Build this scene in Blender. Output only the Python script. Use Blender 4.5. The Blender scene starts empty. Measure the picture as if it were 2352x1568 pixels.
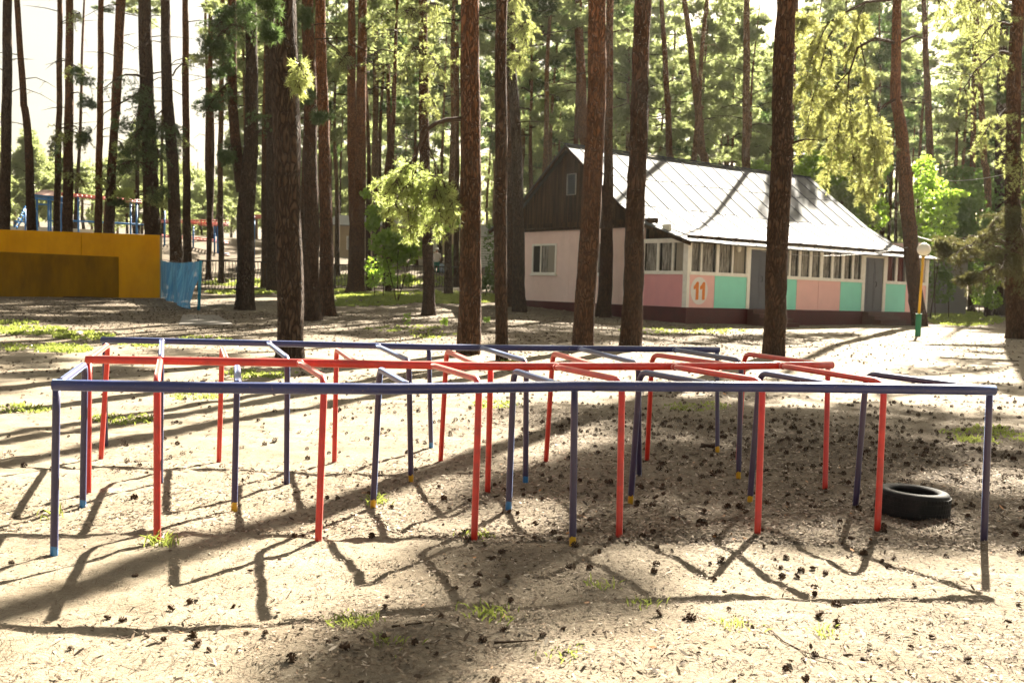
import bpy, math, random
import numpy as np
from mathutils import Vector, Matrix, Quaternion

C = bpy.context.scene
COL = C.collection
random.seed(7)
RNG = np.random.default_rng(11)
R = math.radians

# ------------------------------------------------------------------ camera
FPX, PITCH, ROLL, CAMH = 2400.0, 0.0575, 0.02065, 1.5       # focal length in px of a 2352 px wide frame
cam_d = bpy.data.cameras.new('camera'); cam = bpy.data.objects.new('camera', cam_d); COL.objects.link(cam)
cam_d.sensor_width = 36; cam_d.lens = FPX / 2352 * 36; cam_d.clip_end = 2000; cam_d.clip_start = 0.05
cp, sp_, cr, sr = math.cos(PITCH), math.sin(PITCH), math.cos(ROLL), math.sin(ROLL)
FW = Vector((0, cp, -sp_)); X0 = Vector((1, 0, 0)); U0 = Vector((0, sp_, cp))
RT = X0 * cr + U0 * sr; UP = U0 * cr - X0 * sr
M3 = Matrix((RT, UP, -FW)).transposed()
cam.matrix_world = Matrix.Translation((0, 0, CAMH)) @ M3.to_4x4()
cam_d.dof.use_dof = True; cam_d.dof.focus_distance = 7.2; cam_d.dof.aperture_fstop = 5.0
C.camera = cam

# ------------------------------------------------------------------ light
SUN_AZ, SUN_EL = R(23.5), R(36.0)          # to the right of straight ahead, above the horizon
w = bpy.data.worlds.new('World'); C.world = w; w.use_nodes = True
nt = w.node_tree; bg = nt.nodes['Background']
sky = nt.nodes.new('ShaderNodeTexSky'); sky.sky_type = 'NISHITA'; sky.sun_disc = False
sky.sun_elevation = SUN_EL; sky.sun_rotation = SUN_AZ
sky.air_density = 1.2; sky.dust_density = 3.0; sky.ozone_density = 0.6
hsv = nt.nodes.new('ShaderNodeHueSaturation'); hsv.inputs['Saturation'].default_value = 0.45
mul = nt.nodes.new('ShaderNodeMixRGB'); mul.blend_type = 'MULTIPLY'; mul.inputs[0].default_value = 1; mul.inputs[2].default_value = (1.0, 0.91, 0.76, 1)
nt.links.new(sky.outputs[0], hsv.inputs['Color']); nt.links.new(hsv.outputs[0], mul.inputs[1]); nt.links.new(mul.outputs[0], bg.inputs[0])
bg.inputs[1].default_value = 0.025
sd = bpy.data.lights.new('sun', 'SUN'); sd.energy = 5.0; sd.angle = R(0.45); sd.color = (1.0, 0.92, 0.78)
so = bpy.data.objects.new('sun', sd); COL.objects.link(so)
SDIR = Vector((math.sin(SUN_AZ) * math.cos(SUN_EL), math.cos(SUN_AZ) * math.cos(SUN_EL), math.sin(SUN_EL)))
so.rotation_euler = SDIR.to_track_quat('Z', 'Y').to_euler()
C.view_settings.view_transform = 'Standard'; C.view_settings.look = 'None'
C.view_settings.exposure = 2.95; C.view_settings.gamma = 1.0
C.cycles.max_bounces = 8; C.cycles.transparent_max_bounces = 16; C.cycles.diffuse_bounces = 4
C.cycles.caustics_reflective = False; C.cycles.caustics_refractive = False
C.cycles.sample_clamp_indirect = 6.0

# ------------------------------------------------------------------ terrain and pixel -> world
def sst(a, b, x):
    t = np.clip((x - a) / (b - a), 0, 1); return t * t * (3 - 2 * t)
def hsh(ix, iy, s):
    n = (ix * 374761393 + iy * 668265263 + s * 974711) & 0x7fffffff
    n = ((n ^ (n >> 13)) * 1274126177) & 0x7fffffff
    return ((n ^ (n >> 16)) & 0xffff) / 65535.0
def vnoise(x, y, s=0):
    x = np.asarray(x, float); y = np.asarray(y, float)
    ix = np.floor(x).astype(np.int64); iy = np.floor(y).astype(np.int64)
    fx = x - ix; fy = y - iy; fx = fx * fx * (3 - 2 * fx); fy = fy * fy * (3 - 2 * fy)
    a = hsh(ix, iy, s); b = hsh(ix + 1, iy, s); c = hsh(ix, iy + 1, s); d = hsh(ix + 1, iy + 1, s)
    return (a * (1 - fx) + b * fx) * (1 - fy) + (c * (1 - fx) + d * fx) * fy
def gz(x, y):
    x = np.asarray(x, float); y = np.asarray(y, float)
    r = .02 * np.clip(np.minimum(y, 65) - 22, 0, None) * (1 - sst(-2, 12, x))
    r = r + 2.2 * sst(62, 82, y) * (1 - sst(-8, 8, x)) + 1.2 * sst(80, 130, y)
    r = r + 1.5 * sst(56, 72, y) * (1 - sst(-24, -14, x))
    far = .25 + .75 * sst(12, 22, y)
    r = r + far * (.10 * (vnoise(x * .16 + 9, y * .16, 3) - .5) + .05 * (vnoise(x * .5, y * .5 + 5, 4) - .5))
    r = r + .036 * (vnoise(x * 1.9, y * 1.9, 5) - .5) + .016 * (vnoise(x * 4.3 + 3, y * 4.3, 8) - .5) * (1 - sst(12, 18, y))
    return r
def gzs(x, y): return float(gz(x, y))
def ray(u, v):
    x = (u - 1176) / FPX; y = -(v - 784) / FPX
    return FW + RT * x + UP * y
def at(u, v, Y):
    d = ray(u, v); t = Y / d.y
    return Vector((0, 0, CAMH)) + d * t
def atz(u, v, z):
    d = ray(u, v); t = (z - CAMH) / d.z
    return Vector((0, 0, CAMH)) + d * t
def Gv(us, vs_):
    us = np.atleast_1d(np.asarray(us, float)); vs_ = np.atleast_1d(np.asarray(vs_, float))
    x = (us - 1176) / FPX; y = -(vs_ - 784) / FPX
    D = np.array(FW)[None] + np.array(RT)[None] * x[:, None] + np.array(UP)[None] * y[:, None]
    lo = np.full(len(us), 1.0); hi = np.full(len(us), 400.0)
    for lev in range(3):
        q = np.linspace(0, 1, 160)[None]; t = lo[:, None] * (hi / lo)[:, None] ** q if lev == 0 else lo[:, None] + (hi - lo)[:, None] * q
        below = CAMH + D[:, 2:3] * t <= gz(D[:, 0:1] * t, D[:, 1:2] * t)
        i = np.where(below.any(1), below.argmax(1), 159); i = np.maximum(i, 1); k = np.arange(len(us)); lo, hi = t[k, i - 1], t[k, i]
    return D * hi[:, None] + np.array([0, 0, CAMH])
def G(u, v): return Vector(Gv(u, v)[0])

# ------------------------------------------------------------------ mesh helpers
class MB:
    def __init__(s): s.v = []; s.f = []; s.m = []; s.big = []
    def add(s, vs, fs, m=0):
        o = len(s.v); s.v += [tuple(p) for p in vs]; s.f += [tuple(i + o for i in f) for f in fs]; s.m += [m] * len(fs)
    def box(s, lo, hi, m=0, mat=None):
        (a, b, c), (d, e, f) = lo, hi
        vs = [(a, b, c), (d, b, c), (d, e, c), (a, e, c), (a, b, f), (d, b, f), (d, e, f), (a, e, f)]
        if mat is not None: vs = [mat @ Vector(p) for p in vs]
        s.add(vs, [(0, 3, 2, 1), (4, 5, 6, 7), (0, 1, 5, 4), (1, 2, 6, 5), (2, 3, 7, 6), (3, 0, 4, 7)], m)
    def bar(s, a, b, wx, wz, m=0):
        a = Vector(a); b = Vector(b); d = (b - a); L = d.length; d.normalize()
        ref = Vector((0, 0, 1)) if abs(d.z) < .9 else Vector((1, 0, 0))
        x = d.cross(ref).normalized(); z = x.cross(d)
        vs = [p + x * (sx * wx / 2) + z * (sz * wz / 2) for p in (a, b) for sx, sz in ((-1, -1), (1, -1), (1, 1), (-1, 1))]
        s.add(vs, [(0, 1, 2, 3), (7, 6, 5, 4), (0, 4, 5, 1), (1, 5, 6, 2), (2, 6, 7, 3), (3, 7, 4, 0)], m)
    def tube(s, pts, rad, n=10, m=0, cap=True, jit=None):
        pts = [Vector(p) for p in pts]
        if not hasattr(rad, '__len__'): rad = [rad] * len(pts)
        t0 = (pts[1] - pts[0]).normalized()
        ref = Vector((0, 1, 0)) if abs(t0.y) < .8 else Vector((1, 0, 0))
        x = (ref - t0 * ref.dot(t0)).normalized()
        vs = []
        for i, p in enumerate(pts):
            a = pts[max(i - 1, 0)]; b = pts[min(i + 1, len(pts) - 1)]
            t = (b - a).normalized(); x = (x - t * x.dot(t)).normalized(); y = t.cross(x)
            for k in range(n):
                an = 2 * math.pi * k / n; rr = rad[i]
                if jit: rr *= jit(i, k)
                vs.append(p + x * (rr * math.cos(an)) + y * (rr * math.sin(an)))
        fs = [(i * n + k, i * n + (k + 1) % n, (i + 1) * n + (k + 1) % n, (i + 1) * n + k) for i in range(len(pts) - 1) for k in range(n)]
        if cap: fs += [tuple(reversed(range(n))), tuple(range((len(pts) - 1) * n, len(pts) * n))]
        s.add(vs, fs, m)
    def lathe(s, prof, n=24, m=0, c=(0, 0, 0), closed=False):
        vs = [(c[0] + r * math.cos(2 * math.pi * k / n), c[1] + r * math.sin(2 * math.pi * k / n), c[2] + z) for r, z in prof for k in range(n)]
        L = len(prof); rng = range(L if closed else L - 1)
        fs = [(i * n + k, i * n + (k + 1) % n, ((i + 1) % L) * n + (k + 1) % n, ((i + 1) % L) * n + k) for i in rng for k in range(n)]
        s.add(vs, fs, m)
    def prism(s, poly, d, m=0):          # poly: list of 3D points, extruded by vector d
        n = len(poly); a = [Vector(p) for p in poly]; b = [p + Vector(d) for p in a]
        s.add(a + b, [tuple(range(n - 1, -1, -1)), tuple(range(n, 2 * n))] + [(i, (i + 1) % n, (i + 1) % n + n, i + n) for i in range(n)], m)
    def raw(s, verts, nper, m=0, rnd=None):     # numpy array of verts, faces of nper consecutive verts
        s.big.append((np.asarray(verts, np.float32).reshape(-1, 3), nper, m, rnd))
    def mesh(s, name, mats, smooth=False):
        me = bpy.data.meshes.new(name)
        V = [np.array(s.v, np.float32).reshape(-1, 3)]; LI = []; LS = []; MI = list(s.m); SM = [smooth] * len(s.f); RN = [0.5] * len(s.f)
        off = len(s.v); st = 0
        for f in s.f: LI += f; LS.append(len(f))
        LI = [np.array(LI, np.int32)]; LS = [np.array(LS, np.int32)]; MI = [np.array(MI, np.int32)]; SM = [np.array(SM, bool)]; RN = [np.array(RN, np.float32)]
        for va, n, m, rnd in s.big:
            V.append(va); k = len(va) // n
            LI.append(np.arange(len(va), dtype=np.int32) + off); off += len(va)
            LS.append(np.full(k, n, np.int32)); MI.append(np.full(k, m, np.int32)); SM.append(np.zeros(k, bool))
            RN.append(np.asarray(rnd, np.float32) if rnd is not None else np.full(k, .5, np.float32))
        V = np.concatenate(V); LI = np.concatenate(LI); LS = np.concatenate(LS)
        me.vertices.add(len(V)); me.vertices.foreach_set('co', V.ravel())
        me.loops.add(len(LI)); me.loops.foreach_set('vertex_index', LI)
        me.polygons.add(len(LS)); me.polygons.foreach_set('loop_start', np.concatenate([[0], np.cumsum(LS)[:-1]]).astype(np.int32))
        me.polygons.foreach_set('loop_total', LS)
        me.polygons.foreach_set('material_index', np.concatenate(MI)); me.polygons.foreach_set('use_smooth', np.concatenate(SM))
        at_ = me.attributes.new('rnd', 'FLOAT', 'FACE'); at_.data.foreach_set('value', np.concatenate(RN))
        for x in (mats if isinstance(mats, (list, tuple)) else [mats]): me.materials.append(x)
        me.update(calc_edges=True); me.validate()
        return me
    def build(s, name, mats, parent=None, loc=(0, 0, 0), smooth=False):
        o = bpy.data.objects.new(name, s.mesh(name, mats, smooth)); COL.objects.link(o)
        o.location = loc; o.parent = parent
        return o
def empty(name, loc, rot=(0, 0, 0)):
    o = bpy.data.objects.new(name, None); COL.objects.link(o); o.location = loc; o.rotation_euler = rot; o.empty_display_size = .2
    return o
def tag(o, label=None, cat=None, group=None, kind=None):
    if label: o['label'] = label
    if cat: o['category'] = cat
    if group: o['group'] = group
    if kind: o['kind'] = kind
    return o
def dup(o, parent=None):
    c = o.copy(); COL.objects.link(c); c.parent = parent
    for ch in list(o.children): dup(ch, c)
    return c

# ------------------------------------------------------------------ materials
def mat(name, col, rough=.7, metal=0., spec=.4):
    m = bpy.data.materials.new(name); m.use_nodes = True; b = m.node_tree.nodes['Principled BSDF']
    b.inputs['Base Color'].default_value = (*col, 1); b.inputs['Roughness'].default_value = rough; b.inputs['Metallic'].default_value = metal
    b.inputs['Specular IOR Level'].default_value = spec
    return m
def N(m, t, **kw):
    n = m.node_tree.nodes.new(t)
    for k, v in kw.items(): setattr(n, k, v)
    return n
def lk(m, a, b): m.node_tree.links.new(a, b)
def coords(m, scale=(1, 1, 1), kind='Object'):
    tc = N(m, 'ShaderNodeTexCoord'); mp = N(m, 'ShaderNodeMapping'); mp.inputs['Scale'].default_value = scale
    lk(m, tc.outputs[kind], mp.inputs[0]); return mp.outputs[0]
def noise(m, vec, scale, det=4, rough=.6, dist=0.):
    n = N(m, 'ShaderNodeTexNoise'); n.inputs['Scale'].default_value = scale; n.inputs['Detail'].default_value = det; n.inputs['Roughness'].default_value = rough
    n.inputs['Distortion'].default_value = dist
    if vec is not None: lk(m, vec, n.inputs['Vector'])
    return n.outputs['Fac']
def ramp(m, fac, stops):
    r = N(m, 'ShaderNodeValToRGB'); e = r.color_ramp.elements
    while len(e) < len(stops): e.new(.5)
    for i, (p, c) in enumerate(stops):
        e[i].position = p; e[i].color = (*c, 1) if hasattr(c, '__len__') else (c, c, c, 1)
    lk(m, fac, r.inputs[0]); return r.outputs[0]
def mix(m, a, b, fac, mode='MIX'):
    n = N(m, 'ShaderNodeMixRGB', blend_type=mode)
    for i, x in ((0, fac), (1, a), (2, b)):
        if hasattr(x, 'links') or hasattr(x, 'is_linked'): lk(m, x, n.inputs[i])
        elif hasattr(x, '__len__'): n.inputs[i].default_value = (*x, 1)
        else: n.inputs[i].default_value = x
    return n.outputs[0]
def math_(m, op, a, b=0.):
    n = N(m, 'ShaderNodeMath', operation=op)
    for i, x in ((0, a), (1, b)):
        if hasattr(x, 'is_linked'): lk(m, x, n.inputs[i])
        else: n.inputs[i].default_value = x
    return n.outputs[0]
def bump(m, h, strength=.4, dist=.02):
    b = N(m, 'ShaderNodeBump'); b.inputs['Strength'].default_value = strength; b.inputs['Distance'].default_value = dist
    lk(m, h, b.inputs['Height']); lk(m, b.outputs[0], m.node_tree.nodes['Principled BSDF'].inputs['Normal'])
def base(m, sock): lk(m, sock, m.node_tree.nodes['Principled BSDF'].inputs['Base Color'])

def worn(name, col, dark, scale=6., rough=.5, amt=.5, spec=.4, metal=0., bumps=.1):
    m = mat(name, col, rough, metal, spec); v = coords(m)
    n1 = noise(m, v, scale, 6, .65); n2 = noise(m, v, scale * 7, 3, .6)
    f = ramp(m, n1, [(.42, 0.), (.72, 1.)]); f = math_(m, 'MULTIPLY', f, amt)
    base(m, mix(m, col, dark, f)); bump(m, n2, bumps, .004)
    return m
def pipe_paint(name, col, chip, tip=None, tipz=.09):
    m = mat(name, col, .40, 0, .6); v = coords(m); m.node_tree.nodes['Principled BSDF'].inputs['Coat Weight'].default_value = .1; m.node_tree.nodes['Principled BSDF'].inputs['Sheen Weight'].default_value = .45; m.node_tree.nodes['Principled BSDF'].inputs['Sheen Tint'].default_value = (1, .62, .55, 1) if col[0] > .3 else (.42, .58, 1, 1); m.node_tree.nodes['Principled BSDF'].inputs['Sheen Roughness'].default_value = .35; m.node_tree.nodes['Principled BSDF'].inputs['Coat Roughness'].default_value = .3
    n1 = noise(m, v, 9, 5, .6); n2 = noise(m, v, 60, 4, .7)
    c = mix(m, col, tuple(x * .6 for x in col), ramp(m, n1, [(.4, 0.), (.75, 1.)]))
    c = mix(m, c, chip, ramp(m, n2, [(.655, 0.), (.68, 1.)]))
    if tip:
        sx = N(m, 'ShaderNodeSeparateXYZ'); tc = N(m, 'ShaderNodeTexCoord'); lk(m, tc.outputs['Object'], sx.inputs[0])
        z = math_(m, 'ADD', sx.outputs[2], math_(m, 'MULTIPLY', noise(m, v, 30, 3), .11))
        f = math_(m, 'LESS_THAN', z, tipz + .04); c = mix(m, c, tip, f)
    base(m, c); bump(m, noise(m, v, 45, 3), .22, .004)
    return m

def bark_mat(name, low, high, z0, z1, plate=1.0):
    m = mat(name, low, .9, 0, .15)
    v = coords(m, (1, 1, .30)); v1 = coords(m)
    vo = N(m, 'ShaderNodeTexVoronoi', feature='DISTANCE_TO_EDGE'); vo.inputs['Scale'].default_value = 21 * plate
    nz = noise(m, v, 5, 5, .65)
    mx = N(m, 'ShaderNodeMixRGB'); mx.inputs[0].default_value = .2
    tcn = N(m, 'ShaderNodeTexNoise'); tcn.inputs['Scale'].default_value = 6; lk(m, v, tcn.inputs['Vector'])
    lk(m, v, mx.inputs[1]); lk(m, tcn.outputs['Color'], mx.inputs[2]); lk(m, mx.outputs[0], vo.inputs['Vector'])
    crack = ramp(m, vo.outputs['Distance'], [(.0, 0.), (.22, 1.)])
    sx = N(m, 'ShaderNodeSeparateXYZ'); lk(m, v1, sx.inputs[0])
    z = math_(m, 'ADD', sx.outputs[2], math_(m, 'MULTIPLY', math_(m, 'SUBTRACT', noise(m, v1, 1.3, 3), .5), 5.0))
    mr = N(m, 'ShaderNodeMapRange'); mr.inputs[1].default_value = z0; mr.inputs[2].default_value = z1; lk(m, z, mr.inputs[0])
    c = mix(m, low, high, mr.outputs[0])
    c = mix(m, c, tuple(x * 1.7 for x in low), math_(m, 'MULTIPLY', ramp(m, nz, [(.45, 0.), (.7, 1.)]), .55))
    c = mix(m, c, (.016, .011, .008), math_(m, 'SUBTRACT', 1.0, math_(m, 'ADD', math_(m, 'MULTIPLY', crack, .72), .28)))
    n3 = noise(m, coords(m, (1, 1, .15)), 26, 4, .7)
    c = mix(m, c, (.10, .085, .07), math_(m, 'MULTIPLY', ramp(m, n3, [(.55, 0.), (.7, 1.)]), .35))
    base(m, c)
    h = math_(m, 'ADD', crack, math_(m, 'MULTIPLY', n3, .5)); bump(m, h, 1.0, .06)
    return m
BARK = bark_mat('pine_bark', (.082, .047, .029), (.24, .10, .042), 5.0, 12.0)
BARK_RED = bark_mat('red_pine_bark', (.110, .056, .031), (.28, .11, .042), 2.5, 9.0)
BARK_GREY = bark_mat('grey_pine_bark', (.072, .046, .031), (.15, .075, .038), 9.0, 22.0, .8)
BARK_FAR = bark_mat('far_pine_bark', (.10, .07, .048), (.30, .17, .085), 3.0, 11.0, .8)
TWIG = mat('twig_bark', (.06, .04, .026), .9, 0, .1)

def leafmat(name, c1, c2, transl, rough=.6, scale=1.2, tw=.5):
    m = bpy.data.materials.new(name); m.use_nodes = True; nt = m.node_tree; nt.nodes.remove(nt.nodes['Principled BSDF'])
    a = N(m, 'ShaderNodeAttribute', attribute_name='rnd'); v = coords(m)
    n = noise(m, v, scale, 3, .6)
    f = math_(m, 'ADD', math_(m, 'MULTIPLY', a.outputs['Fac'], .55), math_(m, 'MULTIPLY', ramp(m, n, [(.35, 0.), (.65, 1.)]), .45))
    oi = N(m, 'ShaderNodeObjectInfo')
    c = mix(m, c1, c2, f)
    k = math_(m, 'ADD', math_(m, 'MULTIPLY', oi.outputs['Random'], .5), .75)
    c = mix(m, c, k, 1.0, 'MULTIPLY')
    ct = mix(m, c, transl, .7)
    d = N(m, 'ShaderNodeBsdfDiffuse'); t = N(m, 'ShaderNodeBsdfTranslucent'); g = N(m, 'ShaderNodeBsdfGlossy'); g.inputs['Roughness'].default_value = .45
    g.inputs['Color'].default_value = (.8, .8, .7, 1)
    lk(m, c, d.inputs[0]); lk(m, ct, t.inputs[0])
    s1 = N(m, 'ShaderNodeMixShader'); s1.inputs[0].default_value = tw; lk(m, d.outputs[0], s1.inputs[1]); lk(m, t.outputs[0], s1.inputs[2])
    s2 = N(m, 'ShaderNodeMixShader'); s2.inputs[0].default_value = .06; lk(m, s1.outputs[0], s2.inputs[1]); lk(m, g.outputs[0], s2.inputs[2])
    lk(m, s2.outputs[0], nt.nodes['Material Output'].inputs[0])
    return m
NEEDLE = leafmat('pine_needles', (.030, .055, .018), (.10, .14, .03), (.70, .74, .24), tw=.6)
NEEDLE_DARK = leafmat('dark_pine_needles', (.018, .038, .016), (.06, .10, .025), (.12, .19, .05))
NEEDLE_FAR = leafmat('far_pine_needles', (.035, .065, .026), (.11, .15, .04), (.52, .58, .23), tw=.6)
NEEDLE_GOLD = leafmat('golden_pine_needles', (.14, .17, .035), (.25, .29, .07), (.66, .76, .24), tw=.64)  # yellowed needles, with the backlit glow painted into the colour
NEEDLE_LIT = leafmat('sunlit_pine_needles', (.06, .10, .025), (.22, .22, .05), (.60, .60, .19), tw=.62)  # brighter needle copy, sunlight put into its colour
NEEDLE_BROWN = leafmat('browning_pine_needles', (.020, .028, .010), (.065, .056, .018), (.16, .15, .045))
LEAF = leafmat('maple_leaves', (.05, .12, .02), (.14, .22, .03), (.50, .72, .08), tw=.6, scale=3)
LEAF_DARK = leafmat('dark_bush_leaves', (.03, .07, .018), (.08, .13, .03), (.20, .34, .05), scale=3)
LEAF_PALE = leafmat('pale_bush_leaves', (.10, .15, .06), (.24, .28, .12), (.40, .48, .15), scale=3)
GRASS = leafmat('grass_blades', (.10, .16, .03), (.22, .25, .06), (.40, .46, .09), scale=2)

# ------------------------------------------------------------------ ground
gm = mat('sandy_ground', (.4, .32, .22), .95, 0, .12)
v = coords(gm)
big = noise(gm, v, .22, 4, .6); mid = noise(gm, v, 1.3, 5, .65); fine = noise(gm, coords(gm, (1, 2.2, 1)), 26, 5, .75); grit = noise(gm, v, 90, 4, .8)
c = mix(gm, (.265, .225, .165), (.195, .158, .108), ramp(gm, mid, [(.35, 0.), (.65, 1.)]))
lit = math_(gm, 'MULTIPLY', ramp(gm, fine, [(.50, 0.), (.64, 1.)]), math_(gm, 'ADD', math_(gm, 'MULTIPLY', ramp(gm, big, [(.4, 0.), (.6, 1.)]), .5), .2))
c = mix(gm, c, (.085, .058, .037), lit)
c = mix(gm, c, (.33, .29, .23), math_(gm, 'MULTIPLY', ramp(gm, grit, [(.56, 0.), (.68, 1.)]), .6))
c = mix(gm, c, (.10, .07, .045), math_(gm, 'MULTIPLY', ramp(gm, grit, [(.28, 1.), (.4, 0.)]), .6))
vo = N(gm, 'ShaderNodeTexVoronoi'); vo.inputs['Scale'].default_value = 17; lk(gm, v, vo.inputs['Vector'])
du = N(gm, 'ShaderNodeAttribute', attribute_name='duff_shade'); dn = noise(gm, coords(gm, (1, 1.6, 1)), 38, 4, .8)
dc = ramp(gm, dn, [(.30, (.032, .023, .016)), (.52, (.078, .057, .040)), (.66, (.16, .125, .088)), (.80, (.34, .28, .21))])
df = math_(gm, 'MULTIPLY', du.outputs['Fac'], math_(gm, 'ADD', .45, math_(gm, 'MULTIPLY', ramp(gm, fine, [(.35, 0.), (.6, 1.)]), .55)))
c = mix(gm, c, dc, df)  # litter brown that also paints shade into the sand colour
base(gm, c)
h = math_(gm, 'ADD', math_(gm, 'MULTIPLY', fine, .6), math_(gm, 'MULTIPLY', grit, .5)); bump(gm, h, .75, .02)
def axis(segs):
    out = []
    for a, b, n in segs: out += list(np.linspace(a, b, n, endpoint=False))
    return np.array(out + [segs[-1][1]])
xs = axis([(-400, -60, 12), (-60, -12, 60), (-12, -6, 40), (-6, 6, 220), (6, 12, 40), (12, 60, 60), (60, 400, 12)])
ys = axis([(-40, 0, 12), (0, 2.5, 10), (2.5, 11, 170), (11, 20, 80), (20, 60, 120), (60, 140, 80), (140, 700, 24)])
XX, YY = np.meshgrid(xs, ys); ZZ = gz(XX, YY)
near = (1 - sst(9, 16, YY)) * sst(1, 2.5, YY)
ZZ = ZZ + near * (  .020 * (vnoise(XX * 9, YY * 9, 6) - .5) + .014 * (vnoise(XX * 22, YY * 22, 7) - .5))
def duff_shade(x, y):
    # brown needle litter cover, plus shade painted into the darker ground zones
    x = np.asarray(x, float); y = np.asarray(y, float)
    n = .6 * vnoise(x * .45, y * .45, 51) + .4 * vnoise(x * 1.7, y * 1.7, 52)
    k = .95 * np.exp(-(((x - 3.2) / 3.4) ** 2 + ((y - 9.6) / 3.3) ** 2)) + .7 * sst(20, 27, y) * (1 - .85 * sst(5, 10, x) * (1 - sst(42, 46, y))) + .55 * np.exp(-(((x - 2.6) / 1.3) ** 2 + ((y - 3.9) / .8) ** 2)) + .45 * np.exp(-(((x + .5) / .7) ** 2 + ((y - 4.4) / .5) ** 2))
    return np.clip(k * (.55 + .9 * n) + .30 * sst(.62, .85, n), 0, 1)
g = MB(); V = np.stack([XX, YY, ZZ], -1).reshape(-1, 3); nx = len(xs); ny = len(ys)
g.v = [tuple(p) for p in V]
g.f = [(j * nx + i, j * nx + i + 1, (j + 1) * nx + i + 1, (j + 1) * nx + i) for j in range(ny - 1) for i in range(nx - 1)]; g.m = [0] * len(g.f)
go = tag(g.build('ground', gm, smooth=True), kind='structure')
da = go.data.attributes.new('duff_shade', 'FLOAT', 'POINT'); da.data.foreach_set('value', duff_shade(V[:, 0], V[:, 1]).astype(np.float32))

# ------------------------------------------------------------------ climbing frames
BLUE = pipe_paint('blue_pipe_paint', (.016, .022, .12), (.20, .12, .08))
BLUE_Y = pipe_paint('blue_pipe_paint_yellow_foot', (.032, .020, .070), (.12, .09, .08), (.62, .36, .01), .065)
BLUE_B = pipe_paint('blue_pipe_paint_light_foot', (.03, .022, .075), (.12, .09, .08), (.03, .18, .42), .06)
BLUE_P = pipe_paint('blue_pipe_paint_plain', (.032, .020, .070), (.12, .09, .08))
REDP = pipe_paint('red_pipe_paint', (.60, .024, .010), (.14, .05, .03))
HR = .916
def frame(name, rail_px, rr, legs, hoops, paint_rail, label, pr=.0205):
    rp = [atz(u, v, HR) for u, v in rail_px]
    mid_ = (rp[0] + rp[-1]) / 2; org = Vector((mid_.x, mid_.y, 0))
    root = empty(name, org); tag(root, label, 'climbing frame')
    mb = MB(); pts = []
    for i in range(len(rp) - 1):
        n = 6
        for k in range(n): pts.append(rp[i].lerp(rp[i + 1], k / n))
    pts.append(rp[-1]); mb.tube([p - org for p in pts], rr, 16)
    mb.build('top_rail', paint_rail, root, smooth=True)
    def foot(b):
        q = G(*b); return q
    for tpx, bpx, mt in legs:
        t = atz(*tpx, HR - rr * .6); b = foot(bpx); lo = b + (b - t) * .08
        m2 = MB(); n = 7
        m2.tube([lo.lerp(t, k / n) - b for k in range(n + 1)], pr, 12)
        o = m2.build('leg', mt, root, b - org, True)
    for jpx, cpx, bpx, mt in hoops:
        j = atz(*jpx, HR); cnr = atz(*cpx, HR); b = foot(bpx); lo = b + (b - cnr) * .08
        du = (j - cnr).normalized(); dd = (b - cnr).normalized(); rc = .10
        path = [lo.lerp(cnr + dd * rc, k / 6) for k in range(7)]
        for k in range(1, 6):
            a = k / 6; p0 = cnr + dd * rc; p2 = cnr + du * rc
            path.append(p0 * (1 - a) ** 2 + cnr * (2 * a * (1 - a)) + p2 * a * a)
        path += [(cnr + du * rc).lerp(j, k / 6) for k in range(7)]
        m2 = MB(); m2.tube([p - b for p in path], pr, 12); we = path[-1].lerp(path[-2], min(1, rr * .93 / max((path[-1] - path[-2]).length, .01))); m2.tube([we - b - du * .006, we - b, we - b + du * -.016], [pr * 1.05, pr * 1.32, pr * 1.1], 12)
        m2.build('bent_crossbar', mt, root, b - org, True)
    return root
Y_, B_, P_ = BLUE_Y, BLUE_B, BLUE_P
frame('play_structure', [(122, 884), (500, 890), (880, 893), (1050, 891), (1320, 886), (1760, 888), (2285, 896)], .030,
      [((130, 886), (124, 1275), B_), ((1320, 888), (1315, 1252), Y_), ((2273, 898), (2260, 1240), P_)],
      [((136, 880), (195, 836), (190, 1165), B_), ((547, 886), (545, 841), (538, 1172), Y_), ((943, 888), (872, 847), (857, 1165), Y_),
       ((1285, 884), (1180, 851), (1168, 1168), B_), ((1640, 884), (1470, 853), (1448, 1155), Y_), ((1935, 888), (1745, 855), (1722, 1155), Y_), ((2262, 893), (1990, 857), (1965, 1160), P_)],
      BLUE, 'blue pipe climbing frame nearest the camera, with crossbars reaching back from its long rail')
frame('play_structure', [(198, 825), (672, 833), (1126, 841), (1608, 841), (1912, 838)], .028,
      [((204, 827), (203, 1133), REDP), ((1127, 843), (1120, 1130), REDP), ((1902, 840), (1895, 1122), REDP)],
      [((368, 827), (361, 867), (361, 1244), REDP), ((689, 834), (745, 868), (731, 1244), REDP), ((991, 838), (1101, 871), (1089, 1241), REDP), ((1275, 842), (1429, 873), (1422, 1233), REDP),
       ((1546, 842), (1752, 875), (1740, 1225), REDP), ((1794, 840), (2031, 877), (2015, 1217), REDP),
       ((205, 824), (248, 792), (232, 1053), REDP), ((521, 829), (510, 799), (503, 1058), REDP), ((820, 835), (773, 802), (768, 1061), REDP), ((1104, 840), (1026, 806), (1012, 1058), REDP),
       ((1376, 841), (1270, 811), (1254, 1060), REDP), ((1690, 840), (1498, 814), (1486, 1057), REDP), ((1900, 838), (1710, 812), (1695, 1056), REDP)],
      REDP, 'red pipe climbing frame standing between the two blue ones, crossbars on both sides')
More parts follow.
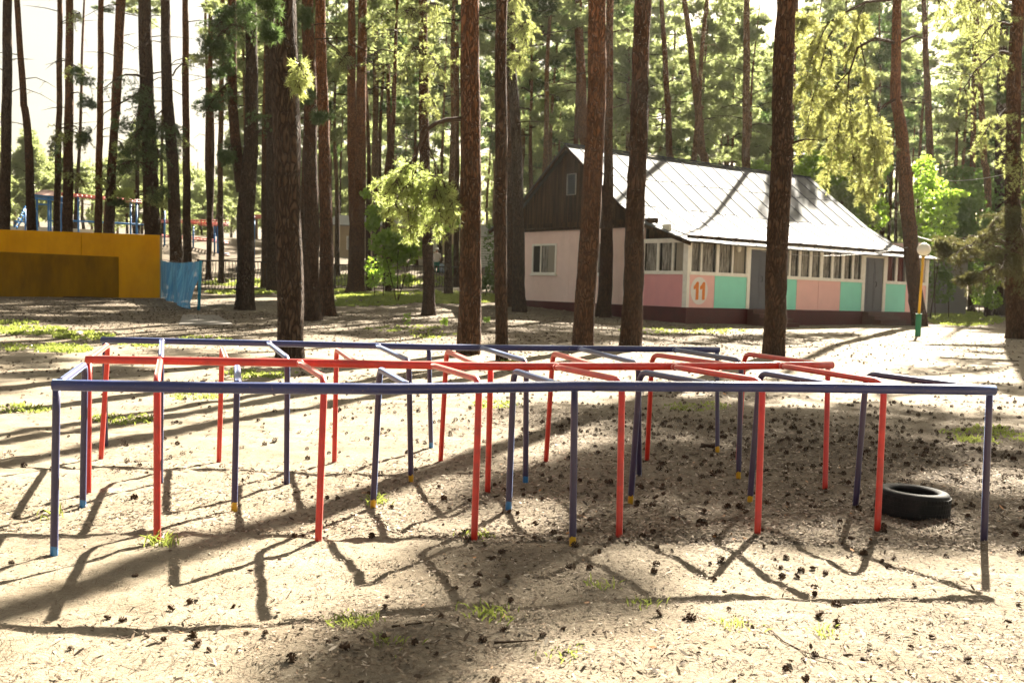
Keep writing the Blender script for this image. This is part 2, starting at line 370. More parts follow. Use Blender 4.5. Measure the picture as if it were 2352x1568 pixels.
frame('play_structure', [(233, 780), (640, 789), (985, 797), (1332, 800), (1652, 803)], .027,
      [((240, 782), (243, 1022), P_), ((985, 799), (990, 1028), B_), ((1647, 804), (1648, 1038), Y_)],
      [((372, 784), (370, 819), (368, 1108), P_), ((618, 789), (660, 822), (658, 1111), P_), ((868, 795), (939, 828), (944, 1106), Y_), ((1105, 798), (1209, 829), (1207, 1108), B_),
       ((1332, 801), (1466, 834), (1468, 1092), P_), ((1549, 803), (1703, 828), (1696, 1098), Y_)],
      BLUE, 'blue pipe climbing frame farthest from the camera, beyond the red frame')

# ------------------------------------------------------------------ tyre
RUB = mat('tyre_rubber', (.013, .013, .013), .75, 0, .3)
v = coords(RUB); bump(RUB, noise(RUB, v, 30, 4), .3, .004); base(RUB, mix(RUB, (.006, .006, .006), (.022, .020, .018), ramp(RUB, noise(RUB, v, 9, 5, .7), [(.5, 0.), (.75, 1.)])))
tc_ = G(2093, 1180); t = empty('car_tyre', (tc_.x, tc_.y, gzs(tc_.x, tc_.y) - .008)); t.rotation_euler = (R(1.5), R(2.5), .4)
tag(t, 'old black car tyre lying flat on the sand by the right end of the frames', 'tyre')
S = .92
mb = MB(); prof = [(.248, .015), (.255, .03), (.258, .055), (.259, .09), (.258, .125), (.255, .15), (.248, .165)]
mb.lathe([(r * S, z) for r, z in prof], 56)
for k in range(56):                                       # tread blocks
    for z0, z1 in ((.034, .056), (.064, .088), (.094, .118), (.126, .148)):
        a = 2 * math.pi * (k + (.3 if z0 > .06 else 0)) / 56; rot = Matrix.Rotation(a, 4, 'Z')
        mb.box((.254 * S, -.0105, z0), (.262 * S, .0105, z1), 0, rot)
mb.build('tread', RUB, t)
mb = MB(); up_ = [(.248, .165), (.242, .172), (.22, .177), (.195, .177), (.18, .172), (.172, .168), (.168, .164), (.164, .158), (.166, .148), (.176, .14), (.215, .13), (.238, .11), (.244, .09), (.238, .07), (.215, .05), (.176, .04), (.166, .032), (.164, .022), (.172, .012), (.195, .003), (.22, .003), (.242, .008), (.248, .015)]
mb.lathe([(r * S, z) for r, z in up_], 56)
mb.build('sidewall', RUB, t, smooth=True)

# ------------------------------------------------------------------ house
HA = Vector((6.113, 36.919, .104)); YAW = .622; TILT = .013
house = empty('wooden_house', HA); house.matrix_world = Matrix.Translation(HA) @ Matrix.Rotation(YAW, 4, 'Z') @ Matrix.Rotation(TILT, 4, 'Y')
tag(house, 'long single-storey wooden house with pink and mint panels and a pale metal roof', 'house')
PINK_PALE = worn('pale_pink_paint', (.88, .66, .59), (.66, .48, .42), 2.0, .7, .4)
PINK = worn('pink_paint', (.86, .50, .46), (.70, .40, .37), 2.2, .6, .4)
PINK_DEEP = worn('rose_paint', (.78, .34, .35), (.62, .27, .28), 2.2, .6, .4)
MINT = worn('mint_paint', (.28, .76, .60), (.22, .6, .48), 2.2, .6, .35)
WHITE = worn('white_trim_paint', (.88, .84, .76), (.62, .56, .48), 5.0, .6, .45)
MAROON = worn('maroon_paint', (.085, .014, .012), (.05, .012, .011), 3.0, .6, .7)
GREYD = worn('grey_door_paint', (.095, .10, .12), (.07, .07, .08), 3.0, .5, .5)
ORANGE = mat('orange_paint', (.72, .20, .02), .5)
GLASS = mat('window_glass', (.012, .012, .012), .06, 0, .6)
GLASS.node_tree.nodes['Principled BSDF'].inputs['Alpha'].default_value = .15
CURT = mat('lace_curtain', (.33, .30, .25), .9, 0, .1)
v = coords(CURT, (1, 1, .12)); base(CURT, mix(CURT, (.20, .18, .155), (.80, .75, .66), ramp(CURT, noise(CURT, v, 14, 5, .7), [(.4, 0.), (.62, 1.)])))
CURT_RED = mat('red_curtain', (.25, .06, .05), .9, 0, .1)
CURT_CREAM = mat('cream_curtain', (.62, .55, .44), .9, 0, .1)
DARKIN = mat('dark_interior', (.05, .045, .04), .9)
WOODK = mat('weathered_dark_boards', (.03, .02, .013), .85, 0, .2)
v = coords(WOODK, (1, 1, .06)); n1 = noise(WOODK, v, 9, 5, .7)
base(WOODK, mix(WOODK, (.022, .014, .009), (.12, .066, .032), ramp(WOODK, n1, [(.42, 0.), (.72, 1.)]))); bump(WOODK, n1, .5, .02)
ROOFM = mat('galvanised_roof_metal', (.5, .5, .5), .7, .0, .08)
v = coords(ROOFM); n1 = noise(ROOFM, coords(ROOFM, (.6, 1.2, 1)), .9, 6, .65); n2 = noise(ROOFM, v, 5, 5, .7)
base(ROOFM, mix(ROOFM, mix(ROOFM, (.095, .095, .094), (.07, .072, .077), ramp(ROOFM, n1, [(.4, 0.), (.65, 1.)])), (.115, .10, .085), math_(ROOFM, 'MULTIPLY', ramp(ROOFM, n2, [(.55, 0.), (.75, 1.)]), .35)))
bump(ROOFM, n1, .25, .03)
SEAM = mat('shaded_seam_metal', (.03, .036, .055), .8, .0)  # seam tone darkened blue-grey to paint in the shadow each seam casts
L, TV, TT, HP, HS, HH = 14.55, 2.34, 11.05, .60, 1.82, 2.96

# structure: plinth, walls
mb = MB(); mb.box((-.05, -.05, -.9), (L + .05, TT + .05, HP)); mb.build('plinth', MAROON, house)
mb = MB()       # walls: front wall upper band, far gable, back wall, main gable wall with hole for window panes simply proud
mb.box((0, TV, HP), (.12, TT, 3.62))            # gable wall
mb.box((L - .12, .12, HP), (L, TT, 3.62)); mb.box((.12, TT - .12, HP), (L - .12, TT, 3.62))
for t_ in (3.6, 6.7, 9.9): mb.box((-.012, t_ - .03, HP + .01), (-.001, t_ + .03, 3.5))
mb.build('wall', PINK_PALE, house)
mb = MB(); mb.box((.13, 2.30, HP + .02), (L - .13, 2.42, 3.5)); mb.build('inner_wall', DARKIN, house)
mb = MB(); mb.box((.05, .06, HP + .005), (L - .05, TV - .1, HP + .06)); mb.build('veranda_floor', MAROON, house)
# lower panels of the front
def panel(name, s0, s1, m, face='front', lab=None):
    mb = MB()
    if face == 'front': mb.box((s0 + .01, 0.0, HP + .002), (s1 - .01, .06, HS - .06))
    else: mb.box((0.0, s0 + .01, HP + .002), (.06, s1 - .01, HS - .06))
    o = mb.build(name, m, house)
    if lab: o['label'] = lab
    return o
for s0, s1, m, lab in ((.10, 1.40, PINK, 'pink wall panel carrying the number 11'), (1.40, 3.08, MINT, 'mint wall panel left of the first grey door'),
                  (4.42, 5.92, MINT, 'mint wall panel just right of the first grey door'), (5.92, 7.22, PINK, 'pink wall panel right of a narrow mint one'), (7.22, 8.60, PINK, 'pink wall panel left of a mint one'), (8.60, 9.97, MINT, 'mint wall panel left of the second grey door'),
                  (11.55, 13.0, MINT, 'mint wall panel right of the second grey door'), (13.0, L - .1, PINK, 'pink wall panel at the far corner')):
    panel('wall_panel', s0, s1, m, 'front', lab)
panel('wall_panel', .10, TV, PINK_DEEP, 'side', 'deep rose wall panel on the veranda end')
for s0, s1 in ((-.03, .10), (3.08, 3.24), (4.28, 4.42), (9.97, 10.14), (11.38, 11.55), (L - .10, L + .03)):
    mb = MB(); mb.box((s0, -.03, HP + .001), (s1, .09, 3.05))
    if s0 < 0: mb.box((-.031, .091, HP + .001), (.06, .19, 3.05))
    mb.build('post', WHITE, house)
mb = MB()
for s0, s1 in ((.10, 3.08), (4.42, 9.97), (11.55, L - .10)):
    mb.box((s0, -.05, HS - .06), (s1, .08, HS + .02)); mb.box((s0, -.02, HH - .02), (s1, .08, 3.05))
mb.box((-.05, .19, HS - .06), (.08, TV, HS + .02)); mb.box((-.02, .19, HH - .02), (.08, TV, 3.05))
mb.build('window_board', WHITE, house)
def window(kind, x0, x1, panes, wide=(), curtain=None, zlo=HS + .02, zhi=HH - .02):
    """frame bars between panes; kind front: along x at y=0, side: along y at x=0"""
    def P(a, b, c): return (a, b, c) if kind == 'front' else (b, a, c)
    def bx(mb, lo, hi):
        a, b = P(*lo), P(*hi); mb.box(tuple(min(p, q) for p, q in zip(a, b)), tuple(max(p, q) for p, q in zip(a, b)))
    root = MB()
    fw = .045
    bx(root, (x0, -.015, zlo), (x1, .05, zlo + fw)); bx(root, (x0, -.015, zhi - fw), (x1, .05, zhi))
    edges = [x0] + [a for p in panes for a in p] + [x1]
    for i in range(0, len(edges), 2):
        if edges[i + 1] - edges[i] > .005: bx(root, (edges[i], -.014, zlo + fw), (edges[i + 1], .05, zhi - fw))
    f = root.build('window', WHITE, house)
    for a, b in panes:
        g = MB(); bx(g, (a, .018, zlo + fw), (b, .022, zhi - fw)); g.build('pane', GLASS, f)
    cm = curtain or CURT
    for i, (a, b) in enumerate(panes):
        g = MB(); n = 14; vs = []
        for k in range(n + 1):
            q = a + (b - a) * (.0 + 1.0 * k / n); off = .13 + .03 * math.sin(k * 1.9 + i) + .012 * math.sin(k * 4.7)
            for z in (zlo + .02, zhi - .03): vs.append(P(q, off, z))
        g.add(vs, [(2 * k, 2 * k + 2, 2 * k + 3, 2 * k + 1) for k in range(n)])
        g.build('curtain', cm if not isinstance(cm, list) else cm[i], f)
    return f
window('front', .10, 3.08, [(.18, .64), (.70, 1.43), (1.57, 2.25), (2.32, 3.02)], curtain=[CURT, CURT, CURT, CURT_CREAM])
window('front', 4.42, 9.97, [(4.52, 5.02), (5.10, 5.42), (5.50, 5.98), (6.11, 6.62), (6.76, 7.27), (7.45, 7.96), (8.10, 8.62), (8.78, 9.27), (9.40, 9.88)])
window('front', 11.55, L - .10, [(11.64, 12.20), (12.34, 12.95), (13.08, 13.66), (13.78, 14.36)], curtain=[CURT_RED, CURT_RED, CURT_CREAM, CURT])
window('side', .19, TV, [(.22, .72), (.80, 1.47), (1.58, 2.26)], curtain=[CURT_CREAM, CURT, CURT])
def gable_window(t0, t1, z0, z1, split, red=False):
    mb = MB(); fw = .08
    mb.box((-.05, t0, z0), (-.001, t0 + fw, z1)); mb.box((-.05, t1 - fw, z0), (-.001, t1, z1)); mb.box((-.05, t0 + fw, z0), (-.001, t1 - fw, z0 + fw)); mb.box((-.05, t0 + fw, z1 - fw), (-.001, t1 - fw, z1))
    if split: mb.box((-.045, split - .04, z0 + fw), (-.001, split + .04, z1 - fw)); mb.box((-.09, t0 - .06, z0 - .06), (-.0015, t1 + .06, z0 - .001))
    f = mb.build('window', WHITE, house)
    g = MB(); g.box((-.022, t0 + fw, z0 + fw), (-.018, t1 - fw, z1 - fw)); g.build('pane', GLASS, f)
    b = MB(); b.box((-.010, t0 + fw, z0 + fw), (-.004, t1 - fw, z1 - fw)); b.build('dark_room_sheet', DARKIN, f)  # thin dark sheet standing in for the unlit room
    if split:
        for a, e, m in ((t0 + .1, t0 + .55, CURT_CREAM), (split - .5, split - .1, CURT)):
            g = MB(); g.box((-.0165, a, z0 + fw + .01), (-.0115, e, z1 - fw - .01)); g.build('curtain', m, f)
    return f
gable_window(7.50, 9.15, 1.72, 2.98, 8.55)
gable_window(4.35, 5.65, 1.72, 2.98, 5.0)
# doors and steps
for d0, d1 in ((3.24, 4.28), (10.14, 11.38)):
    mb = MB(); mb.box((d0, .015, HP + .003), ((d0 + d1) / 2 - .006, .055, 2.80)); mb.box(((d0 + d1) / 2 + .006, .015, HP + .003), (d1, .055, 2.80))
    for q in ((d0 + d1) / 2 - .25, (d0 + d1) / 2 + .25): mb.box((q - .16, .008, HP + .3), (q + .16, .0145, 1.55)); mb.box((q - .16, .008, 1.7), (q + .16, .0145, 2.65))
    d = mb.build('door', GREYD, house)
    mb = MB(); mb.box((d0, -.02, 2.80), (d1, .08, 3.05)); mb.build('door_head', WHITE, d)
    mb = MB(); cx = (d0 + d1) / 2 + .12; mb.tube([(cx, .012, 1.62), (cx, -.05, 1.64), (cx, -.05, 1.80), (cx, .012, 1.82)], .012, 8); mb.build('handle', mat('black_iron', (.02, .02, .02), .5, .5), d)
    mb = MB()
    for i in range(4): mb.box((d0 - .12, -.35 - .30 * i, -.5), (d1 + .35, -.052 if i == 0 else -.351 - .30 * (i - 1), HP - .05 - .15 * i)); mb.box((d0 - .15, -.37 - .30 * i, HP - .049 - .15 * i), (d1 + .38, -.053 if i == 0 else -.372 - .30 * (i - 1), HP - .02 - .15 * i))
    mb.build('steps', worn('brown_step_paint', (.10, .035, .025), (.05, .025, .02), 3, .6, .6), house)
# number sign
mb = MB(); mb.lathe([(0, .012), (.43, .012), (.44, .008), (.44, 0)], 48)
mb.v = [(p[0] * .98, -p[2] - .001, p[1] * 1.12) for p in mb.v]; mb.f = [tuple(reversed(f)) for f in mb.f]
sg = mb.build('number_sign', mat('sign_white_paint', (.80, .74, .70), .6), house, (.615, 0, 1.20))
def one(cx):
    pts = [(-.055, -.32), (.065, -.32), (.085, -.30), (.085, .29), (.055, .32), (.005, .325), (-.04, .295), (-.095, .215), (-.165, .165), (-.165, .06), (-.11, .045), (-.055, .09)]
    return [(cx + x, -.0135, z) for x, z in pts]
mb = MB(); mb.prism(one(-.12), (0, -.004, 0)); mb.prism(one(.20), (0, -.004, 0)); mb.build('number_digits', ORANGE, sg)
# gable boards, beam, fascia
mb = MB()
prof = [(-.45, 2.93), (1.85, 3.60), (3.25, 4.36), (6.70, 6.90), (10.1, 4.40), (12.0, 3.62)]
def roofz(t): return float(np.interp(t, [p[0] for p in prof], [p[1] for p in prof]))
tt = 2.0; i = 0
while tt < TT:
    b = min(tt + .16, TT); dx = .012 * ((i * 7) % 3)
    mb.prism([(-.06 - dx, tt + .004, 3.70), (-.06 - dx, b - .004, 3.70), (-.06 - dx, b - .004, roofz(b) - .09), (-.06 - dx, tt + .004, roofz(tt) - .09)], (.04, 0, 0)); tt = b; i += 1
mb.prism([(-.03, .02, 3.06), (-.03, 2.0, 3.06), (-.03, 2.0, roofz(2.0) - .09), (-.03, .02, roofz(.02) - .07)], (.03, 0, 0))
mb.build('gable_boards', WOODK, house)
mb = MB(); mb.box((-.16, 1.6, 3.625), (.02, TT + .3, 3.80)); mb.box((-.10, TV + .01, 3.50), (-.013, TT, 3.62)); mb.build('gable_beam', WOODK, house)
gable_f = MB()
for a, b in ((6.28, 6.305), (6.835, 6.86)): gable_f.box((-.13, a, 4.92), (-.085, b, 5.72))
for a, b in ((4.895, 4.92), (5.72, 5.745)): gable_f.box((-.13, 6.28, a), (-.085, 6.86, b))
gf = gable_f.build('attic_window', mat('grey_frame_paint', (.34, .33, .30), .7), house); g_ = MB(); g_.box((-.10, 6.321, 4.921), (-.096, 6.819, 5.719)); g_.build('pane', mat('attic_glass', (.02, .022, .025), .15, 0, .6), gf)
mb = MB(); mb.box((-.02, -.012, 3.051), (L + .02, .06, 3.16)); mb.box((-.38, -.40, 2.86), (L + .3, -.37, 2.925)); mb.build('eave_board', WOODK, house)
# roof
RS0, RS1 = -.40, 14.75
mb = MB(); nS = 34
up = []; 
svals = np.linspace(RS0, RS1, nS + 1); fine_t = []
for (a, ha), (b, hb_) in zip(prof[:-1], prof[1:]):
    k = max(2, int((b - a) / .45))
    for q in range(k): fine_t.append(a + (b - a) * q / k)
fine_t.append(prof[-1][0]); nT = len(fine_t)
def rz(s, t_):
    return roofz(t_) + .015 * (float(vnoise(s * 1.1, t_ * .9, 21)) - .5) - (.018 * abs(math.sin(s * .9)) ** 3 if t_ < -.3 else 0) - .03 * math.sin((s - RS0) / (RS1 - RS0) * math.pi)
vs = [(s, t_, rz(s, t_)) for s in svals for t_ in fine_t]; vs2 = [(s, t_, z - .045) for s, t_, z in vs]; o_ = len(vs)
fs = [(i * nT + j, (i + 1) * nT + j, (i + 1) * nT + j + 1, i * nT + j + 1) for i in range(nS) for j in range(nT - 1)]
fs2 = [tuple(q + o_ for q in reversed(f)) for f in fs]
rim = [(i * nT, i * nT + o_, (i + 1) * nT + o_, (i + 1) * nT) for i in range(nS)] + [(i * nT + nT - 1, (i + 1) * nT + nT - 1, (i + 1) * nT + nT - 1 + o_, i * nT + nT - 1 + o_) for i in range(nS)]
rim += [(j, j + 1, j + 1 + o_, j + o_) for j in range(nT - 1)] + [(nS * nT + j, nS * nT + j + o_, nS * nT + j + 1 + o_, nS * nT + j + 1) for j in range(nT - 1)]
mb.add(vs + vs2, fs + fs2 + rim)
roof = mb.build('roof', ROOFM, house, smooth=False)
mb = MB(); s = RS0 + .65
while s < RS1:
    ks = [t_ for t_ in fine_t if t_ <= 6.71]
    for a, b in zip(ks[:-1], ks[1:]):
        mb.bar((s, a, rz(s, a) + .010), (s, b, rz(s, b) + .010),   .024, .024)
    s += .95 + random.uniform(-.03, .03)
for t_ in (3.25, 5.0):
    q = RS0
    while q < RS1 - .05:
        e = min(q + .95, RS1 - .02); dt = random.uniform(-.05, .05); mb.bar((q, t_ + dt, rz(q, t_ + dt) + .006), (e, t_ + dt, rz(e, t_ + dt) + .006), .016, .012); q = e
mb.build('standing_seams', SEAM, roof)
mb = MB(); mb.bar((RS0 - .02, 6.70, 6.93), (RS1 + .02, 6.70, 6.91), .16, .03); mb.build('ridge_cap', SEAM, roof)
mb = MB()
for (a, ha), (b, hb_) in zip(prof[:-1], prof[1:]): mb.bar((RS0 + .06, a, ha - .11), (RS0 + .06, b, hb_ - .11), .03, .13)
mb.build('barge_board', WOODK, house)
mb = MB(); mb.box((-.14, .85, 3.20), (-.031, 1.2, 3.55)); mb.build('meter_box', mat('pale_enamel', (.7, .66, .56), .5), house)
mb = MB(); mb.lathe([(0, -.14), (.06, -.13), (.085, -.06), (.085, .05), (.06, .1), (.03, .13), (0, .13)], 20); mb.build('porch_lamp', mat('lamp_opal', (.8, .76, .66), .3), house, (2.47, -.115, 2.80), True)
HM = house.matrix_world.copy()

# ------------------------------------------------------------------ lamp post
p = G(2108, 771); Yl = p.y; lamp = empty('lamp_post', p)
tag(lamp, 'yellow lamp post with white globe and green foot beside the right end of the house', 'lamp post')
GREEN = worn('green_paint', (.01, .17, .075), (.01, .1, .05), 5, .5, .5); YEL = worn('yellow_paint', (.72, .40, .01), (.6, .33, .02), 5, .5, .4)
def rel(u, v_): return at(u, v_, Yl) - p
a, b, c_ = rel(2108, 771), rel(2110.5, 722), rel(2121, 585)
mb = MB(); mb.tube([a - Vector((0, 0, .1)), a.lerp(b, .5), b], .092, 16); mb.tube([b, b + Vector((0, 0, .02))], .10, 16); mb.build('foot', GREEN, lamp, smooth=False)
mb = MB(); mb.tube([b + Vector((0, 0, .021)), b.lerp(c_, .5), c_], .042, 12); mb.build('pole', YEL, lamp, smooth=True)
GLOBE = mat('opal_globe', (.82, .78, .68), .25, 0, .5); GLOBE.node_tree.nodes['Principled BSDF'].inputs['Subsurface Weight'].default_value = .3
mb = MB(); n = 16; mb.lathe([(.215 * math.sin(math.pi * k / n), -.215 * math.cos(math.pi * k / n)) for k in range(n + 1)], 32); mb.build('globe', GLOBE, lamp, rel(2122, 573), True)
mb = MB(); mb.lathe([(.05, -.24), (.085, -.215), (.09, -.19), (.0, -.185)], 16); mb.build('globe_holder', mat('lamp_collar', (.25, .2, .08), .5), lamp, rel(2122, 573), True)

# ------------------------------------------------------------------ yellow wall and blue net
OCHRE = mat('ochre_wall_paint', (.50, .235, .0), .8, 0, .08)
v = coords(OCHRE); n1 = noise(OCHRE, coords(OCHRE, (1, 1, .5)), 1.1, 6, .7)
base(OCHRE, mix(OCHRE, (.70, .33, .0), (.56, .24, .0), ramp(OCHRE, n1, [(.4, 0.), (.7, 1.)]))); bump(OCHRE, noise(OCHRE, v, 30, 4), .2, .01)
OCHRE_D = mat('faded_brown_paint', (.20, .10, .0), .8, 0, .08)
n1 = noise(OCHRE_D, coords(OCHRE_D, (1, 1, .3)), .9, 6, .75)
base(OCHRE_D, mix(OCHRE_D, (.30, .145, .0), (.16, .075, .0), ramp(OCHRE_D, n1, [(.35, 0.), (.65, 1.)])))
wa = G(0, 681); wb = G(367, 684); wd = (wb - wa); wd.z = 0; WL = wd.length; wdir = wd.normalized()
ex = 5.0; wroot = empty('painted_wall', wa); wroot.rotation_euler = (0, 0, math.atan2(wdir.y, wdir.x))
tag(wroot, 'long ochre yellow wall with a darker brown lower field left of the blue net', 'wall')
za = at(0, 527, wa.y).z - wa.z; zb = at(367, 540, wb.y).z - wa.z; zbb = wb.z - wa.z
mb = MB()
mb.prism([(-ex, 0, -.4), (WL * .5 - .008, 0, -.4), (WL * .5 - .008, 0, (za + zb) / 2), (-ex, 0, za + (za - zb) / WL * ex)], (0, .16, 0))
mb.prism([(WL * .5 + .008, 0, -.4), (WL, 0, -.4), (WL, 0, zb), (WL * .5 + .008, 0, (za + zb) / 2)], (0, .16, 0)); mb.build('wall_slab', OCHRE, wroot)
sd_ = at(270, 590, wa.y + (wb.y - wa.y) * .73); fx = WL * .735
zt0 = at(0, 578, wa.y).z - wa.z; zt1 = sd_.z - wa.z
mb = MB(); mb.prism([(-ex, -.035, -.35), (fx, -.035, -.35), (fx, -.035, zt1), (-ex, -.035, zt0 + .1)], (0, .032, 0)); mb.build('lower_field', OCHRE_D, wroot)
mb = MB(); mb.box((WL + .002, -.01, -.35), (WL + .09, .17, zb - .02)); mb.build('end_board', mat('bare_plank', (.32, .26, .18), .8), wroot)
NETB = bpy.data.materials.new('blue_net_fabric'); NETB.use_nodes = True; nb = NETB.node_tree.nodes['Principled BSDF']
nb.inputs['Base Color'].default_value = (.03, .19, .38, 1); nb.inputs['Roughness'].default_value = .8
v = coords(NETB, (1, 1, .18)); nn = noise(NETB, v, 3.5, 4, .6)
base(NETB, mix(NETB, (.03, .22, .44), (.14, .46, .66), ramp(NETB, nn, [(.45, 0.), (.7, 1.)])))
ckv = coords(NETB, (14, 14, 14)); ck = N(NETB, 'ShaderNodeTexWave'); ck.bands_direction = 'Z'; ck.inputs['Scale'].default_value = 1.0; lk(NETB, ckv, ck.inputs['Vector'])
ck2 = N(NETB, 'ShaderNodeTexWave'); ck2.bands_direction = 'DIAGONAL'; ck2.inputs['Scale'].default_value = 1.0; lk(NETB, ckv, ck2.inputs['Vector'])
hole = math_(NETB, 'MULTIPLY', math_(NETB, 'GREATER_THAN', ck.outputs['Fac'], .6), math_(NETB, 'GREATER_THAN', ck2.outputs['Fac'], .55))
hole = math_(NETB, 'MULTIPLY', hole, ramp(NETB, noise(NETB, coords(NETB), 1.6, 2), [(.48, .0), (.62, .8)]))
lk(NETB, math_(NETB, 'SUBTRACT', 1.0, hole), nb.inputs['Alpha'])
pb = G(456, 712); Yp = pb.y
net = empty('net_screen', pb); tag(net, 'blue mesh net screen drooping between ochre wall and a blue post', 'net screen')
TURQ = worn('turquoise_post_paint', (.02, .24, .38), (.02, .16, .28), 5, .5, .4)
ptop = at(461, 599, Yp) - pb
mb = MB(); mb.tube([Vector((0, 0, -.2)), ptop * .5, ptop], .055, 12); mb.build('post', TURQ, net, smooth=True)
wl = Vector((wb.x, wb.y, 0)) + wdir * .1; ltop = at(367, 597, wl.y) - pb; 
mb = MB(); nu, nv = 26, 14; vs = []
bl = at(368, 685, wl.y) - pb; brm = at(436, 713, Yp + .4) - pb
for i in range(nu + 1):
    q = i / nu; top = ltop.lerp(ptop, q) + Vector((0, 0, -.10 * math.sin(q * math.pi)))
    if q < .72: bot = bl.lerp(brm, q / .72)
    else: bot = brm.lerp(ptop * .92, ((q - .72) / .28) ** 1.5)
    for j in range(nv + 1):
        r = j / nv; pnt = bot.lerp(top, r); fold = .09 * math.sin(q * 21 + r * 1.5) * (.35 + .65 * (1 - r)) + .04 * math.sin(q * 47)
        vs.append(pnt + Vector((fold * .4, fold, 0)))
mb.add(vs, [(i * (nv + 1) + j, (i + 1) * (nv + 1) + j, (i + 1) * (nv + 1) + j + 1, i * (nv + 1) + j + 1) for i in range(nu) for j in range(nv)])
mb.build('net_fabric', NETB, net, smooth=True)
mb = MB(); mb.tube([ltop + Vector((0, 0, .03)), ltop.lerp(ptop, .5) + Vector((0, 0, -.07)), ptop + Vector((0, 0, -.01))], .012, 6); mb.build('rope', mat('dark_rope', (.02, .02, .02), .9), net)

# ------------------------------------------------------------------ low bar fence
IRON = worn('rusty_black_iron', (.03, .024, .02), (.08, .05, .03), 6, .7, .5)
fpx = [(455, 598, 664), (560, 600, 665), (668, 604, 666), (769, 608, 666), (905, 610, 667), (1027, 613, 669), (1135, 616, 670)]
fY = [54.0, 56, 58, 60, 62, 64, 66]
groot = None
fb = []
for (u, vt, vb_), Yf in zip(fpx, fY):
    q = at(u, vb_, Yf); z0 = gzs(q.x, q.y); ztop = at(u, vt, Yf).z; fb.append((Vector((q.x, q.y, z0)), ztop - z0))
fence = empty('bar_fence', fb[0][0]); tag(fence, 'low black metal bar fence with wavy uprights beyond the trees', 'fence')
o0 = fb[0][0]
for b, h_ in fb:
    mb = MB(); mb.tube([b - o0 - Vector((0, 0, .2)), b - o0 + Vector((0, 0, h_ + .06))], .06, 8); mb.build('post', IRON, fence)
for (b, h1), (d, h2) in zip(fb[:-1], fb[1:]):
    a0, a1 = b - o0, d - o0
    mb = MB(); mb.bar(a0 + Vector((0, 0, h1)), a1 + Vector((0, 0, h2)), .075, .075); mb.bar(a0 + Vector((0, 0, .14)), a1 + Vector((0, 0, .14)), .05, .05)
    n = int((a1 - a0).length / .19)
    for k in range(1, n):
        q = a0.lerp(a1, k / n); hh = h1 + (h2 - h1) * k / n; sl = .05 * math.sin(k * .7)
        mb.tube([q + Vector((sl * .2, 0, .12)), q + Vector((.04, 0, .45)), q + Vector((.0, 0, .8)), q + Vector((.06 + sl, 0, 1.1)), q + Vector((.05, 0, hh))], .019, 5)
    mb.build('bar_panel', IRON, fence)

# ------------------------------------------------------------------ far buildings, playground frames
def bldg(name, label, u0, u1, vtop, vbase, Y, depth, wallm, roofm, over=.3, slope=.5, wins=()):
    a = at(u0, vbase, Y); b = at(u1, vbase, Y); zt = at((u0 + u1) / 2, vtop, Y).z
    z0 = min(gzs(a.x, a.y), gzs(b.x, b.y)); root = empty(name, (a.x, Y, z0)); tag(root, label, 'building')
    Wd = b.x - a.x; H = zt - z0
    mb = MB(); mb.box((0, 0, -.5), (Wd, depth, H)); mb.build('wall', wallm, root)
    mb = MB(); mb.prism([(-over, -over, H - .05), (-over, depth / 2, H + slope), (-over, depth + over, H - .05), (-over, depth + over, H + .05), (-over, depth / 2, H + slope + .1), (-over, -over, H + .05)], (Wd + 2 * over, 0, 0)); mb.build('roof', roofm, root)
    for x0, x1, z0_, z1_ in wins:
        mb = MB(); mb.box((x0, -.05, z0_), (x1, -.004, z1_)); f = mb.build('window', WHITE, root)
        mb = MB(); mb.box((x0 + .08, -.06, z0_ + .08), (x1 - .08, -.052, z1_ - .08)); mb.build('pane', GLASS, f)
    return root
BEIGE = worn('beige_plaster', (.50, .38, .24), (.40, .28, .17), .8, .8, .6); SLATE = worn('grey_slate', (.30, .29, .27), (.2, .19, .18), 2, .8, .5)
CLAP = mat('white_clapboard', (.66, .66, .58), .7); wv = N(CLAP, 'ShaderNodeTexWave'); wv.bands_direction = 'Z'; wv.inputs['Scale'].default_value = 1.6; lk(CLAP, coords(CLAP), wv.inputs['Vector'])
base(CLAP, mix(CLAP, (.30, .30, .26), (.70, .70, .62), ramp(CLAP, wv.outputs['Fac'], [(.1, 0.), (.3, 1.)])))
bldg('storage_building', 'long beige plastered building with a grey roof beyond the bar fence', 764, 1046, 520, 606, 92, 7, BEIGE, SLATE, .4, 1.0, [(1.2, 2.4, .9, 2.1), (4.6, 5.8, .9, 2.1), (8.6, 9.6, .9, 2.1)])
bldg('garden_shed', 'small white clapboard hut glimpsed between two trunks left of the pink house', 1098, 1139, 545, 612, 84, 3, CLAP, SLATE, .2, .9)
BRICKW = mat('white_brick', (.5, .48, .44), .85); br = N(BRICKW, 'ShaderNodeTexBrick'); br.inputs['Scale'].default_value = 4.0; lk(BRICKW, coords(BRICKW, (1, 1, 1), 'Generated'), br.inputs['Vector'])
br.inputs['Color1'].default_value = (.44, .42, .38, 1); br.inputs['Color2'].default_value = (.34, .32, .29, 1); br.inputs['Mortar'].default_value = (.20, .19, .17, 1); br.inputs['Scale'].default_value = 11; base(BRICKW, br.outputs['Color'])
bldg('brick_outbuilding', 'small white brick outbuilding in the shade right of the lamp post', 2140, 2218, 590, 716, 64, 4, BRICKW, SLATE, .25, .5)
WCONC = worn('white_concrete', (.66, .62, .54), (.5, .46, .4), 1.2, .8, .4)
a = at(24, 520, 72); b = at(214, 530, 76)
lw = empty('concrete_wall', (a.x, a.y, a.z)); lw.rotation_euler = (0, 0, math.atan2(b.y - a.y, b.x - a.x)); tag(lw, 'low white concrete wall seen above the ochre wall', 'wall')
mb = MB(); LL = (b - a).length; n = 4
